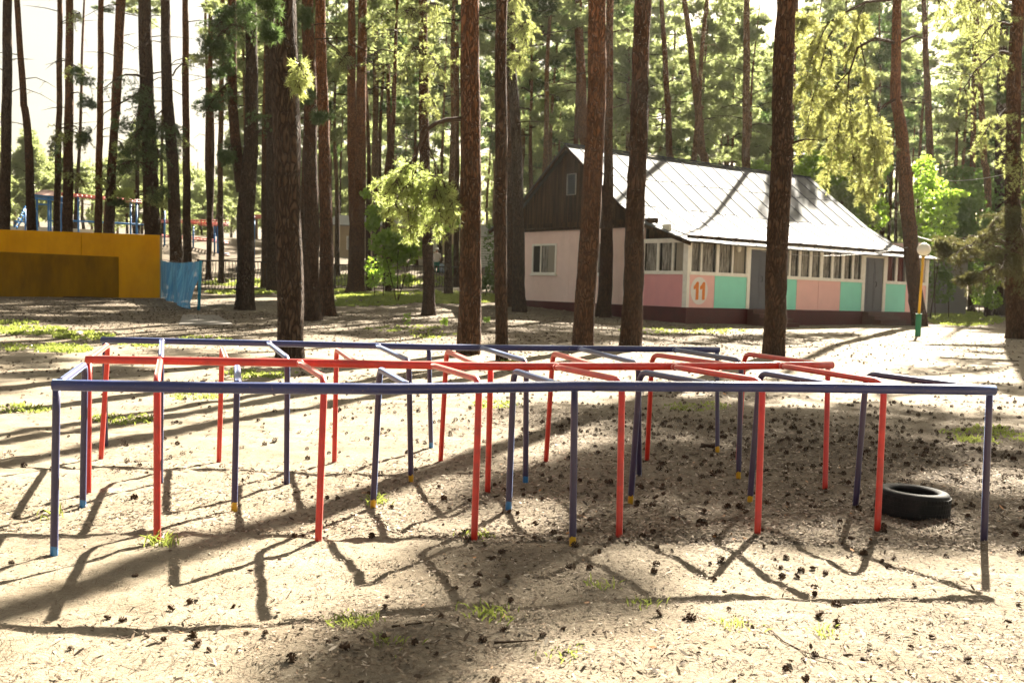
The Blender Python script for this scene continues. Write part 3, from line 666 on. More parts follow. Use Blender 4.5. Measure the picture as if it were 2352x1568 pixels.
for k in range(n): mb.box((-4 + (LL + 4) * k / n + .02, 0, -2.6), (-4 + (LL + 4) * (k + 1) / n - .02, .2, .06))
mb.build('wall_panel', WCONC, lw)

PB = worn('sky_blue_paint', (.03, .17, .42), (.03, .12, .3), 4, .5, .3); PR = worn('faded_red_paint', (.48, .12, .09), (.36, .1, .08), 4, .5, .3); PRUST = worn('dull_maroon_canopy', (.35, .22, .18), (.25, .15, .12), 2, .8, .4)
def pframe(name, label, Y, u_ref):
    q = at(u_ref, 560, Y); z = gzs(q.x, Y); r = empty(name, (q.x, Y, z)); tag(r, label, 'play frame'); return r, Vector((q.x, Y, z))
def pbar(part, r, o, m, Y, segs, rad=.05, dy=0.):
    mb = MB()
    for s_ in segs:
        pts = [at(u, v_, Y + dy + (e if True else 0)) - o for (u, v_, e) in s_]
        mb.tube(pts, rad, 8)
    return mb.build(part, m, r, smooth=True)
# tower
Y = 68.0; r, o = pframe('climbing_tower', 'sky blue climbing tower with a maroon canopy above the ochre wall', Y, 110)
for u, vt, e in ((85, 452, 0), (111, 452, 0), (116, 452, 1.6), (141, 456, 1.6)):
    b = at(u, 600, Y + e); zb_ = gzs(b.x, b.y); top = at(u, vt, Y + e); mb = MB(); mb.tube([Vector((top.x, top.y, zb_ - .2)) - o, top - o], .062 if e == 0 else .07, 8); mb.build('leg', PB, r, smooth=True)
pbar('top_band', r, o, PB, Y, [[(78, 448, 0), (147, 455, 0)], [(78, 455, 0), (147, 461, 0)], [(78, 448, 1.6), (147, 455, 1.6)]], .075)
pbar('rung', r, o, PB, Y, [[(85, 469, 0), (111, 470, 0)], [(70, 479, 0), (86, 480, 0)], [(70, 501, 0), (86, 502, 0)], [(110, 507, 0), (130, 508, 0)]], .045)
mb = MB(); A = [at(u, v_, Y + e) - o for u, v_, e in ((78, 446, -.2), (95, 436, .8), (122, 437, .8), (140, 452, -.2), (140, 451, 1.8), (78, 446, 1.8))]
mb.add([A[0], A[1], A[2], A[3], A[4], A[5]], [(0, 3, 2, 1), (1, 2, 4, 5), (0, 1, 5), (3, 4, 2)]); mb.build('canopy', PRUST, r)
# ladder stairs left of the tower
r, o = pframe('slide_ladder', 'blue and grey play ladder left of the climbing tower', Y, 45)
pbar('stringer', r, o, PB, Y, [[(32, 522, 0), (60, 473, 1.2)], [(38, 526, .9), (66, 476, 2.)]], .05)
pbar('step', r, o, PB, Y, [[(32 + k * 4.5, 518 - k * 8.5, 0), (39 + k * 4.5, 521 - k * 8.5, .9)] for k in range(6)], .045)
pbar('leg', r, o, PB, Y, [[(58, 476, 1.2), (58, 560, 1.2)], [(33, 508, 0), (58, 510, 0)]], .05)
# overhead ladder
Y = 66.0; r, o = pframe('overhead_ladder', 'long red overhead ladder on blue posts behind the yellow wall', Y, 240)
pbar('ladder_rail', r, o, PR, Y, [[(141, 448, 0), (325, 466, 0)], [(141, 444, 1.2), (325, 461, 1.2)]], .055)
pbar('rung', r, o, PR, Y, [[(146 + k * 10.5, 448.5 + k * 1.02, 0), (146 + k * 10.5, 444.5 + k * 1.02, 1.2)] for k in range(17)], .05)
pbar('crossbar', r, o, PB, Y, [[(160, 507, 0), (240, 511, 0), (330, 516, 0)]], .055)
for u, vt in ((160, 450), (180, 452), (300, 463), (314, 464)):
    t_ = at(u, vt, Y); b_ = at(u, 600, Y); mb = MB(); mb.tube([Vector((t_.x, Y, gzs(b_.x, Y) - .2)) - o, t_ - o], .062, 8); mb.build('post', PB, r, smooth=True)
# parallel red ladders
Y = 72.0; r, o = pframe('red_ladder_frame', 'red horizontal ladders on sky blue posts behind the forked pine', Y, 450)
pbar('upper_ladder', r, o, PR, Y, [[(370, 506, 0), (525, 506, 0)], [(370, 510, 1.), (525, 512, 1.)], [(440, 513, 0), (480, 519, 0), (525, 518, 0)], [(440, 509, 1.5), (480, 515, 1.5), (525, 515, 1.5)]], .045)
pbar('lower_ladder', r, o, PR, Y, [[(370, 543, 0), (450, 550, 0), (524, 559, 0)], [(370, 539, 1.), (450, 546, 1.), (524, 555, 1.)], [(440, 583, 0), (528, 586, 0)]], .045)
pbar('rung', r, o, PR, Y, [[(374 + k * 8, 506, 0), (374 + k * 8, 510.5, 1.)] for k in range(19)] + [[(374 + k * 8, 543.5 + k * .85, 0), (374 + k * 8, 539.5 + k * .85, 1.)] for k in range(19)], .04)
pbar('bottom_bar', r, o, PB, Y, [[(372, 575, 0), (395, 575, 0)], [(440, 582, 0), (525, 582, 0)]], .045)
for u, vt in ((378, 484), (444, 520), (493, 519), (500, 519)):
    t_ = at(u, vt, Y); mb = MB(); mb.tube([Vector((t_.x, Y, gzs(t_.x, Y) - .2)) - o, t_ - o], .062, 8); mb.build('post', PB, r, smooth=True)
r, o = pframe('swing_frame', 'tall blue and red play frame between the forked pine and the broad dark trunk', 70.0, 600)
Y = 70.0
pbar('top_bar', r, o, PR, Y, [[(584, 500, 0), (640, 500, 0)], [(584, 495, 1.2), (640, 495, 1.2)]], .065)
pbar('crossbar', r, o, PB, Y, [[(600, 531, 0), (640, 531, 0)], [(600, 588, 0), (640, 588, 0)]], .045)
pbar('seat_bar', r, o, PR, Y, [[(606, 545, .3), (608, 585, .5)], [(608, 585, .5), (640, 580, .5)]], .045)
for u, vt in ((612, 496), (584, 497), (640, 497)):
    t_ = at(u, vt, Y); mb = MB(); mb.tube([Vector((t_.x, Y, gzs(t_.x, Y) - .2)) - o, t_ - o], .062, 8); mb.build('post', PB, r, smooth=True)

# ------------------------------------------------------------------ distant person and sacks
Y = 72.0
pf = at(1002, 645, Y); pz = gzs(pf.x, Y); pr_ = empty('person', (pf.x, Y, pz)); tag(pr_, 'person in pale top, white cap and teal trousers standing behind the bar fence', 'person')
SKIN = mat('skin', (.45, .26, .18), .6)
bm_me = bpy.data.meshes.new('body'); js = [(0, 0, .92), (0, 0, 1.15), (0, 0, 1.40), (0, 0, 1.5), (0, -.02, 1.66), (-.19, 0, 1.38), (-.24, -.03, 1.10), (-.20, -.16, .90), (.19, 0, 1.38), (.25, .02, 1.12), (.24, -.08, .88), (-.09, 0, .88), (-.10, -.02, .48), (-.10, .01, .07), (-.10, -.14, .04), (.09, 0, .88), (.11, .03, .48), (.11, .08, .07), (.11, -.06, .04)]
es = [(0, 1), (1, 2), (2, 3), (3, 4), (2, 5), (5, 6), (6, 7), (2, 8), (8, 9), (9, 10), (0, 11), (11, 12), (12, 13), (13, 14), (0, 15), (15, 16), (16, 17), (17, 18)]
rad = [.15, .15, .15, .06, .10, .07, .05, .04, .07, .05, .04, .10, .07, .05, .04, .10, .07, .05, .04]
bm_me.from_pydata(js, es, []); body = bpy.data.objects.new('body', bm_me); COL.objects.link(body); body.parent = pr_
sk = body.modifiers.new('skin', 'SKIN'); body.modifiers.new('sub', 'SUBSURF').levels = 1; body.modifiers['sub'].render_levels = 1
for i, sv in enumerate(bm_me.skin_vertices[0].data): sv.radius = (rad[i], rad[i] * .8); sv.use_root = (i == 0)
bm_me.materials.append(SKIN)
mb = MB(); mb.lathe([(.20, .82), (.21, .95), (.19, 1.15), (.20, 1.36), (.12, 1.46), (.07, 1.48)], 16); mb.v = [(p[0], p[1] * .75, p[2]) for p in mb.v]
for sx in (-1, 1): mb.tube([(sx * .17, 0, 1.40), (sx * .225, -.01, 1.24), (sx * .25, -.02, 1.06)], [.085, .075, .07], 10)
mb.build('pale_top', mat('pale_cotton', (.72, .62, .60), .8), pr_, smooth=True)
mb = MB()
for sx, f in ((-1, -.0), (1, .05)): mb.tube([(sx * .09, 0, .90), (sx * .105, f * .5 - .01, .48), (sx * .105, f, .10)], [.125, .095, .075], 10)
mb.build('teal_trousers', mat('teal_cotton', (.03, .16, .14), .8), pr_, smooth=True)
mb = MB(); mb.lathe([(.165, 1.70), (.12, 1.705), (.115, 1.76), (.07, 1.80), (0, 1.81)], 14); mb.build('white_cap', mat('white_cotton', (.8, .76, .7), .8), pr_, smooth=True)
for u, sc, lb in ((1014, .8, 'pale blue sack standing behind the fence nearer the person'), (1024, .9, 'pale blue sack behind the fence farther from the person')):
    q = at(u, 630, Y + 1); mb = MB(); z0 = gzs(q.x, Y + 1); hh = at(u, 605, Y + 1).z - z0
    mb.lathe([(.0, 0), (.26 * sc, .02), (.30 * sc, .25 * hh), (.26 * sc, .7 * hh), (.15 * sc, .9 * hh), (.08, .94 * hh), (.13 * sc, hh), (0, hh * .97)], 14)
    tag(mb.build('sack', mat('sack_cloth', (.36, .42, .52), .8), None, (q.x, Y + 1, z0), True), lb, 'sack', 'pale sacks behind the fence')

# ------------------------------------------------------------------ needle tufts and foliage
def unit(a): return a / np.maximum(np.linalg.norm(a, axis=-1, keepdims=True), 1e-6)
def tufts(mb, cen, dirs, n, Ln, Wd, m, bias=.6, droop=0.):
    cen = np.asarray(cen, float).reshape(-1, 3); K = len(cen)
    if K == 0: return
    d = RNG.normal(size=(K, n, 3)); d = unit(d)
    if dirs is not None: d = d + bias * np.asarray(dirs, float).reshape(-1, 1, 3)
    d[..., 2] -= droop; d = unit(d)
    sd_ = unit(np.cross(d, RNG.normal(size=(K, n, 3))))
    Lr = Ln * RNG.uniform(.6, 1.2, size=(K, n, 1)); c = cen[:, None, :] + RNG.normal(size=(K, n, 3)) * Ln * .12
    Vt = np.stack([c - sd_ * Wd * .5, c + sd_ * Wd * .5, c + d * Lr], 2)
    rnd = np.repeat(RNG.uniform(0, 1, K), n) * .6 + RNG.uniform(0, .4, K * n)
    mb.raw(Vt.reshape(-1, 3), 3, m, rnd)
def clump(mb, c, rad, nt, n, Ln, Wd, m, droop=0., hollow=.5):
    d = unit(RNG.normal(size=(nt, 3))); r = RNG.uniform(hollow ** 3, 1, (nt, 1)) ** (1 / 3)
    cen = np.asarray(c) + d * r * np.asarray(rad); out = d * .7 + np.array([0, 0, .35])
    tufts(mb, cen, out, n, Ln, Wd, m, .7, droop)
def leaves(mb, c, rad, n, size, m, hollow=.55):
    d = unit(RNG.normal(size=(n, 3))); r = RNG.uniform(hollow ** 3, 1, (n, 1)) ** (1 / 3); cen = np.asarray(c) + d * r * np.asarray(rad)
    nrm = unit(RNG.normal(size=(n, 3)) + np.array([0, 0, .7])); a = unit(np.cross(nrm, RNG.normal(size=(n, 3)))); b = np.cross(nrm, a)
    s = size * RNG.uniform(.6, 1.25, (n, 1))
    Vt = np.stack([cen - a * s, cen - b * s * .62 + a * s * .1, cen + a * s * .9, cen + b * s * .62 + a * s * .1], 1)
    mb.raw(Vt.reshape(-1, 3), 4, m, RNG.uniform(0, 1, n))
def wav(p, a, b, n, amp, rs):
    p = []; a = Vector(a); b = Vector(b)
    for k in range(n + 1):
        q = a.lerp(b, k / n)
        if 0 < k < n: q += Vector((rs.uniform(-1, 1), rs.uniform(-1, 1), rs.uniform(-1, 1))) * amp
        p.append(q)
    return p

def crown_mesh(name, seed, h=10., rmax=2.6, nb=20, needle=NEEDLE, far=False, top=True):
    """origin at the bottom of the crown; trunk top passes through; h crown height"""
    rs = random.Random(seed); mb = MB()
    Ln, Wd = (.34, .075) if far else (.24, .034)
    nt, nn = (19, 10) if far else (40, 13)
    for k in range(nb):
        f = (k + rs.random()) / nb; z = h * f ** .85 * .95; az = k * 2.4 + rs.uniform(-.5, .5)
        Lb = rmax * (1 - f) ** .55 * rs.uniform(.55, 1.1) + .35
        rise = rs.uniform(-.15, .45) * Lb * (.4 + f)
        e = Vector((math.cos(az) * Lb, math.sin(az) * Lb, z + rise)); pts = wav(None, (0, 0, z), e, 4, .12 * Lb ** .5, rs)
        mb.tube(pts, [.06 * (1 - .75 * i / 4) * (.5 + .5 * (1 - f)) for i in range(5)], 4 if far else 6, 0, False)
        for q in range(rs.choice((2, 3, 3, 4))):
            p = pts[-1].lerp(pts[-2 if q < 2 else -3], rs.random()) + Vector((rs.uniform(-.5, .5), rs.uniform(-.5, .5), rs.uniform(-.2, .3))) * (.4 + .3 * Lb)
            rr = rs.uniform(.35, .75) * (.7 + .12 * rmax)
            clump(mb, p, (rr, rr, rr * .55), nt, nn, Ln, Wd, 1)
    if top: clump(mb, (0, 0, h), (.8, .8, .6), nt * 2, nn, Ln, Wd, 1)
    return mb.mesh(name, [TWIG, needle])
CROWN_NEAR = [crown_mesh('crown', 30 + i, 8, 2.5, 18, NEEDLE) for i in range(3)]
CROWN_FAR = [crown_mesh('crown', 50 + i, 9.5 + i * .8, 2.2 + .25 * (i % 3), 20 + 2 * i, NEEDLE_FAR if i % 3 else NEEDLE_DARK, True) for i in range(6)]
CROWN_YOUNG = [crown_mesh('crown', 80 + i, 6.5, 1.9, 20, NEEDLE_FAR, True) for i in range(3)]

def add_branch(root, org, name, pts, r0, foliage, needle=NEEDLE, label=None):
    """pts: world polyline; foliage: list of (centre, (rx,ry,rz), tufts)"""
    mb = MB(); n = len(pts)
    if n > 1: mb.tube([Vector(p) - org for p in pts], [r0 * (1 - .75 * i / (n - 1)) for i in range(n)], 8, 0, True)
    for c, rad, nt in foliage: clump(mb, Vector(c) - org, rad, nt, 15, .17, .026, 1, .15)
    o = mb.build(name, [TWIG, needle], root, smooth=False)
    if label: o['label'] = label
    return o
def hang(mb, org, a, b, sag, r0, ntw, tl, m=1, tn=7, Ln=.105, Wd=.015, seed=0):
    """main limb a->b (world) with drooping twigs carrying tufts"""
    rs = random.Random(seed); a = Vector(a) - org; b = Vector(b) - org; n = 8; pts = []
    for k in range(n + 1):
        q = k / n; pts.append(a.lerp(b, q) + Vector((0, 0, sag * math.sin(q * math.pi * .9))) + Vector((rs.uniform(-1, 1), rs.uniform(-1, 1), rs.uniform(-1, 1))) * .05)
    mb.tube(pts, [r0 * (1 - .8 * k / n) for k in range(n + 1)], 7, 0)
    cen = []; dr = []
    for k in range(int(ntw * .9)):
        q = rs.uniform(.25, 1.0); i = min(int(q * n), n - 1); p = pts[i].lerp(pts[i + 1], q * n - i)
        d = Vector((rs.uniform(-1, 1), rs.uniform(-1, 1), rs.uniform(-1.6, .25))).normalized(); l = tl * rs.uniform(.4, 1.1)
        e = p + d * l + Vector((0, 0, -.2 * l)); md = p.lerp(e, .5) + Vector((0, 0, .12 * l)); mb.tube([p, md, e], [.012, .008, .004], 4, 0, False)
        for s_ in range(tn):
            f = .35 + .65 * (s_ + rs.random()) / tn; c = md.lerp(e, (f - .5) * 2) if f > .5 else p.lerp(md, f * 2)
            cen.append(c + Vector((rs.uniform(-1, 1), rs.uniform(-1, 1), rs.uniform(-1, 1))) * .05); dr.append(d)
    tufts(mb, np.array([tuple(c) for c in cen]), np.array([tuple(d) for d in dr]), 10, Ln, Wd, m, .7, .1)

def trunk_mesh(name, pts, rads, org, bark, seed, flare=1.35, n=22, knots=4):
    rs = random.Random(seed); P = [Vector(p) - org for p in pts]
    # resample with Catmull-like smoothing
    zs = [p.z for p in P]; Z = np.concatenate([np.arange(zs[0], min(9.0, zs[-1]), .22), np.arange(9.0, zs[-1], .8), [zs[-1]]]) if zs[-1] > 9 else np.append(np.arange(zs[0], zs[-1], .22), zs[-1])
    def sm(vals):
        a = np.interp(Z, zs, vals); k = 7; pad = np.pad(a, k, mode='reflect', reflect_type='odd'); return np.convolve(pad, np.ones(2 * k + 1) / (2 * k + 1), 'same')[k:-k]
    X, Yv, Rr = sm([p.x for p in P]), sm([p.y for p in P]), np.maximum(sm(rads), .02)
    pts2 = [Vector((X[i] + .012 * math.sin(Z[i] * 1.7 + seed), Yv[i], Z[i])) for i in range(len(Z))]
    Rr = Rr * (1 + (flare - 1) * np.exp(-np.maximum(Z - 0, 0) / .28))
    pc = [(rs.uniform(0, 6.28), rs.uniform(.5, 8.5), rs.uniform(.05, .16)) for _ in range(knots)]
    def jit(i, k):
        a = 2 * math.pi * k / n; z = Z[i]; f = 1 + .07 * (float(vnoise(k * 1.0 + seed * 3, z * 2.6, seed)) - .5) * 2 + .04 * math.sin(a * 3 + seed + z * .4)
        f += .10 * math.exp(-max(z, 0) / .3) * math.sin(a * 5 + seed)
        for ka, kz, ks in pc: f += ks * math.exp(-((z - kz) / .12) ** 2 - (math.sin((a - ka) / 2) * 2 / .5) ** 2)
        return f
    mb = MB(); mb.tube(pts2, list(Rr), n, 0, True, jit); return mb, pts2[-1]
CATT = 'pine'
def pine(label, Ybase, pxs, bark=BARK, H=23., seed=0, crown=True, flare=1.35, crown_s=1., base_v=None, group=None, kind='pine_tree', coff=(0, 0, 0), crown_z=.8, ext=None):
    """pxs: [(u, v, width_px)] from base up; the last at or above the frame top"""
    if base_v: b = G(pxs[0][0], pxs[0][1]); Yb = b.y
    else:
        q = at(pxs[0][0], pxs[0][1], Ybase); Yb = Ybase
    pts = [at(u, v_, Yb) for u, v_, w_ in pxs]; rads = [w_ / FPX * Yb / 2 for u, v_, w_ in pxs]
    if base_v: zb_ = pts[0].z
    else:
        zb_ = gzs(pts[0].x, Yb)
        d = (pts[1] - pts[0]) / max((pts[1].z - pts[0].z), .1); p0 = pts[0] + d * (zb_ - pts[0].z); pts = [p0] + pts; rads = [rads[0] * 1.03] + rads
    org = Vector((pts[0].x, pts[0].y, zb_)); root = empty(kind, org); tag(root, label, 'pine tree', group)
    d = (pts[-1] - pts[-2]) / max(pts[-1].z - pts[-2].z, .1)
    for f in (.5, 1.):
        zz = pts[-1].z + (zb_ + H - pts[-1].z) * f if f == .5 else zb_ + H
        if zz > pts[-1].z + .2:
            pl = pts[-1]; pts.append(pl + (Vector((d.x * .5, d.y, 1)) * (zz - pl.z) if ext is None else Vector((ext * .5, 0, zz - pl.z)))); rads.append(rads[-1] * (.7 if f == .5 else .35))
    pts[0] = pts[0] + (pts[0] - pts[1]).normalized() * .3
    mb, tp = trunk_mesh('trunk', pts, rads, org, bark, seed, flare)
    mb.build('trunk', bark, root, smooth=True)
    rb = random.Random(seed * 7 + 1)
    for k in range(rb.choice((3, 4, 5))):
        z = rb.uniform(.32, .62) * H; i = int(np.argmin([abs(p.z - zb_ - z) for p in pts])); z2 = [p.z - zb_ for p in pts]
        ax = Vector((float(np.interp(z, z2, [p.x for p in pts])), pts[0].y, zb_ + z)) - org; a_ = rb.choice((0, math.pi)) + rb.uniform(-.7, .7); l = rb.uniform(.7, 2.1)
        d1 = Vector((math.cos(a_), math.sin(a_), rb.uniform(-.1, .45))); d2 = Vector((math.cos(a_ + rb.uniform(-.5, .5)), math.sin(a_), rb.uniform(-.7, .1)))
        q = [ax, ax + d1 * l * .4, ax + d1 * l * .55 + d2 * l * .3, ax + d1 * l * .6 + d2 * l * .65]
        mb2 = MB(); mb2.tube(q, [.028, .02, .013, .005], 6)
        for _ in range(3): f = q[2].lerp(q[1], rb.random()); mb2.tube([f, f + Vector((rb.uniform(-.4, .4), rb.uniform(-.4, .4), rb.uniform(-.35, .15)))], [.009, .004], 4, 0, False)
        mb2.build('dead_branch', TWIG, root)
    if crown:
        me = CROWN_NEAR[seed % 3]; o = bpy.data.objects.new('crown', me); COL.objects.link(o); o.parent = root
        o.scale = (crown_s, crown_s, crown_s * crown_z); o.location = tp - Vector((0, 0, 8 * crown_s * crown_z)) + Vector(coff); o.rotation_euler = (0, 0, seed * 1.3)
    return root, org, Yb
def stubs(root, org, Y, items, r=.018):
    """dead side branches: list of pixel polylines"""
    for k, it in enumerate(items):
        pts = [at(u, v_, Y + .25 * math.sin(i * 1.7 + k) * (i > 0)) - org for i, (u, v_) in enumerate(it)]
        mb = MB(); n = len(pts); mb.tube(pts, [r * (1 - .75 * i / (n - 1)) for i in range(n)], 6); mb.build('dead_branch', TWIG, root, smooth=True)
T = {}
# ---- the row of large trunks just beyond the frames and in front of the house
T[13] = pine('thickest dark brown trunk, standing behind the left half of the frames', 0, [(665, 822, 60), (668, 600, 58), (660, 400, 60), (655, 200, 62), (650, 0, 62)], BARK_GREY, 25, 13, base_v=1, flare=1.12)
T[19] = pine('reddish pine with a bulging bent foot and one hooked bare branch on its left', 0, [(1073, 812, 53), (1074, 740, 52), (1084, 640, 50), (1080, 300, 45), (1081, 0, 40)], BARK_RED, 25, 19, base_v=1, flare=1.12)
T[20] = pine('slim straight pine with orange foot right of the bent-footed trunk', 0, [(1151, 828, 28), (1151, 500, 29), (1150, 250, 27), (1153, 0, 25)], BARK, 23, 20, base_v=1, flare=1.05)
T[23] = pine('rugged leaning pine with a sunlit flaking right edge before the gable', 0, [(1339, 801, 49), (1345, 650, 47), (1360, 450, 44), (1368, 300, 42), (1372, 0, 40)], BARK_RED, 25, 23, base_v=1, flare=1.1)
T[25] = pine('straight brown pine hiding the corner where gable and veranda meet', 0, [(1447, 801, 50), (1453, 650, 46), (1462, 430, 42), (1468, 240, 40), (1478, 0, 36)], BARK, 25, 25, base_v=1, flare=1.1)
T[26] = pine('tall dark straight pine in front of the first grey door', 0, [(1776, 818, 48), (1780, 700, 48), (1793, 400, 47), (1799, 220, 46), (1806, 0, 42)], BARK, 25, 26, base_v=1, flare=1.08)
T[27] = pine('orange leaning pine behind the lamp post at the right end of the house', 42.3, [(2112, 742, 32), (2098, 640, 32), (2085, 480, 32), (2070, 300, 27), (2056, 150, 22), (2043, 0, 17)], BARK_RED, 30.5, 27, flare=1.15, crown_s=.55, crown_z=1.55, ext=1.5)  # unseen top straightened, crown stretched to cast the foreground shade band
T[28] = pine('broad dark pine with a flared foot at the right edge of the picture', 0, [(2338, 778, 46), (2330, 640, 38), (2326, 400, 33), (2328, 200, 30), (2338, 0, 28)], BARK, 22, 28, base_v=1, flare=1.4, crown_s=1.6, crown_z=.5, coff=(-2.3, 0, -1.0))  # unseen crown widened, flattened and shifted to shade the right mid-ground
# ---- second row
T[11] = pine('forked pine whose trunk splits in two above the net screen', 0, [(563, 712, 40), (562, 560, 38), (566, 420, 40), (578, 350, 30), (580, 200, 28), (577, 0, 26)], BARK_GREY, 23, 11, base_v=1)
T[15] = pine('slender dark pine, left one of the close pair right of the thickest trunk', 0, [(716, 736, 38), (716, 500, 33), (712, 250, 30), (707, 0, 27)], BARK, 23, 15, base_v=1)
T[16] = pine('orange-topped pine, right one of the close pair right of the thickest trunk', 0, [(752, 726, 36), (748, 480, 28), (741, 250, 25), (735, 0, 24)], BARK_RED, 23, 16, base_v=1)
T[17] = pine('stout pine splitting into two parallel orange stems by the fence', 0, [(817, 672, 38), (819, 520, 36), (826, 420, 25), (830, 200, 22), (834, 0, 20)], BARK_RED, 23, 17, base_v=1)
T[18] = pine('dark slim pine standing alone behind the golden hanging branch', 0, [(985, 725, 28), (982, 560, 25), (975, 380, 23), (972, 0, 21)], BARK, 22, 18, base_v=1)
T[14] = pine('dark trunk half hidden behind the left side of the thickest trunk', 0, [(627, 671, 27), (627, 500, 26), (622, 250, 24), (618, 0, 22)], BARK_GREY, 22, 14, base_v=1)
T[21] = pine('thin dark trunk just left of the pink gable corner, the farther of two', 0, [(1172, 704, 19), (1172, 500, 18), (1167, 250, 16), (1163, 0, 14)], BARK, 22, 21, base_v=1)
T[22] = pine('dark trunk covering the left edge of the pink gable wall', 0, [(1193, 716, 30), (1190, 450, 25), (1180, 200, 22), (1172, 0, 20)], BARK_GREY, 22, 22, base_v=1)
T[24] = pine('knobbly thin trunk close behind the rugged leaning pine', 0, [(1386, 728, 33), (1394, 560, 30), (1398, 330, 18), (1402, 0, 17)], BARK, 22, 24, base_v=1)
T[29] = pine('dark shaded trunk left of the broad pine at the right edge', 0, [(2300, 724, 28), (2303, 560, 26), (2296, 400, 24), (2300, 200, 20), (2308, 0, 18)], BARK_GREY, 22, 29, base_v=1)
# ---- behind the ochre wall
LW = [('darkest pine at the left edge behind the ochre wall', 51, [(10, 525, 24), (14, 300, 22), (18, 0, 20)], BARK_GREY), ('reddish slightly leaning pine, second from the left edge', 52, [(72, 527, 20), (62, 250, 16), (35, 0, 12)], BARK),
      ('thin pine in front of the climbing tower legs', 54, [(130, 527, 15), (136, 250, 13), (138, 0, 11)], BARK), ('brown pine right of the climbing tower, foliage tuft at its shoulder', 51, [(155, 531, 24), (158, 300, 20), (160, 0, 16)], BARK),
      ('thin reddish pine left of the middle of the ochre wall', 56, [(226, 535, 17), (229, 300, 14), (232, 0, 12)], BARK_RED), ('leaning dark pine above the panel joint of the ochre wall', 54, [(251, 535, 22), (262, 280, 17), (284, 0, 14)], BARK),
      ('thin pine crossing behind the leaning one over the ochre wall', 58, [(243, 535, 13), (262, 250, 12), (273, 0, 11)], BARK_RED), ('thick dark pine rising behind the right part of the ochre wall', 51, [(350, 540, 36), (341, 300, 32), (331, 0, 28)], BARK_GREY),
      ('nearly black pine rising behind the blue net screen', 50, [(404, 595, 28), (398, 400, 26), (385, 200, 24), (378, 0, 20)], BARK_GREY), ('pale brown slim pine just right of the nearly black one', 55, [(430, 600, 19), (428, 350, 16), (425, 0, 14)], BARK)]
TL = []
for i, (lb, Y, px, bk) in enumerate(LW): TL.append(pine(lb, Y, px, bk, 23 + i % 3, 40 + i, crown_s=.95))
# ---- farther single trunks that read against the forest
FT = [('slim pine seen between the forked pine and the blue net', 64, [(480, 592, 12), (482, 350, 11), (484, 0, 9)]), ('wavy slim pine left of the forked trunk', 63, [(508, 590, 13), (505, 400, 12), (512, 0, 10)]),
      ('grey pine rising behind the apex of the white roof', 58, [(1346, 345, 24), (1338, 200, 22), (1324, 0, 18)]), ('leaning pine behind the middle of the roof ridge, upper part bent right', 60, [(1622, 372, 20), (1608, 250, 17), (1590, 120, 14), (1566, 0, 11)]),
      ('slightly tilted pine behind the ridge left of the leaning one', 62, [(1542, 360, 16), (1533, 200, 13), (1516, 0, 10)]), ('upright pine with knots behind the ridge near the dark straight trunk', 60, [(1714, 385, 19), (1715, 200, 16), (1714, 0, 14)]),
      ('pine behind the house right of the leaning orange trunk', 66, [(2145, 520, 18), (2140, 350, 17), (2128, 200, 14), (2120, 0, 11)]), ('thin bent pine in the shaded wood near the right edge', 62, [(2270, 600, 17), (2268, 380, 15), (2250, 200, 12), (2238, 0, 9)]),
      ('slender upright pine in the shaded wood behind the outbuilding', 70, [(2232, 600, 14), (2236, 300, 12), (2240, 0, 10)]), ('slim pine behind the fence left of the golden branch', 68, [(862, 620, 15), (864, 400, 14), (862, 0, 12)]),
      ('orange slim pine showing left of the bent-footed trunk', 66, [(1048, 600, 13), (1050, 350, 12), (1048, 0, 10)])]
TF = []
for i, (lb, Y, px) in enumerate(FT): TF.append(pine(lb, Y, px, BARK_FAR if i % 2 else BARK, 24, 60 + i, crown_s=.9, crown=i in (0, 1, 9)))

# forks
def fork(key, px, bark, H=14., nm='second_stem'):
    root, org, Y = T[key]; pts = [at(u, v_, Y) for u, v_, w_ in px]; rads = [w_ / FPX * Y / 2 for *_, w_ in px]
    l = pts[-1]; pts.append(l + Vector((0, 0, H - (l.z - org.z)))); rads.append(rads[-1] * .4)
    mb, tp = trunk_mesh(nm, pts, rads, org, bark, key + 100, 1.0, 16); mb.build(nm, bark, root, smooth=True)
    o = bpy.data.objects.new('crown', CROWN_NEAR[1]); COL.objects.link(o); o.parent = root; o.scale = (.8, .8, .6); o.location = tp - Vector((0, 0, 4.8))
fork(11, [(556, 440, 26), (544, 390, 24), (536, 300, 22), (534, 150, 21), (532, 0, 20)], BARK, 21)
fork(17, [(815, 520, 24), (809, 430, 22), (808, 200, 20), (807, 0, 18)], BARK_RED, 21)

# ---- branches with foliage in view
def hangs(key, name, specs, needle, seed, label=None, tab=None):
    root, org, Y = (tab or T)[key]; mb = MB()
    for i, (u0, v0, u1, v1, dy, sag, r0, ntw, tl) in enumerate(specs):
        a = at(u0, v0, Y); b = at(u1, v1, Y + dy); hang(mb, org, a, b, sag, r0, ntw, tl, seed=seed + i)
    o = mb.build(name, [TWIG, needle], root)
    if label: o['label'] = label
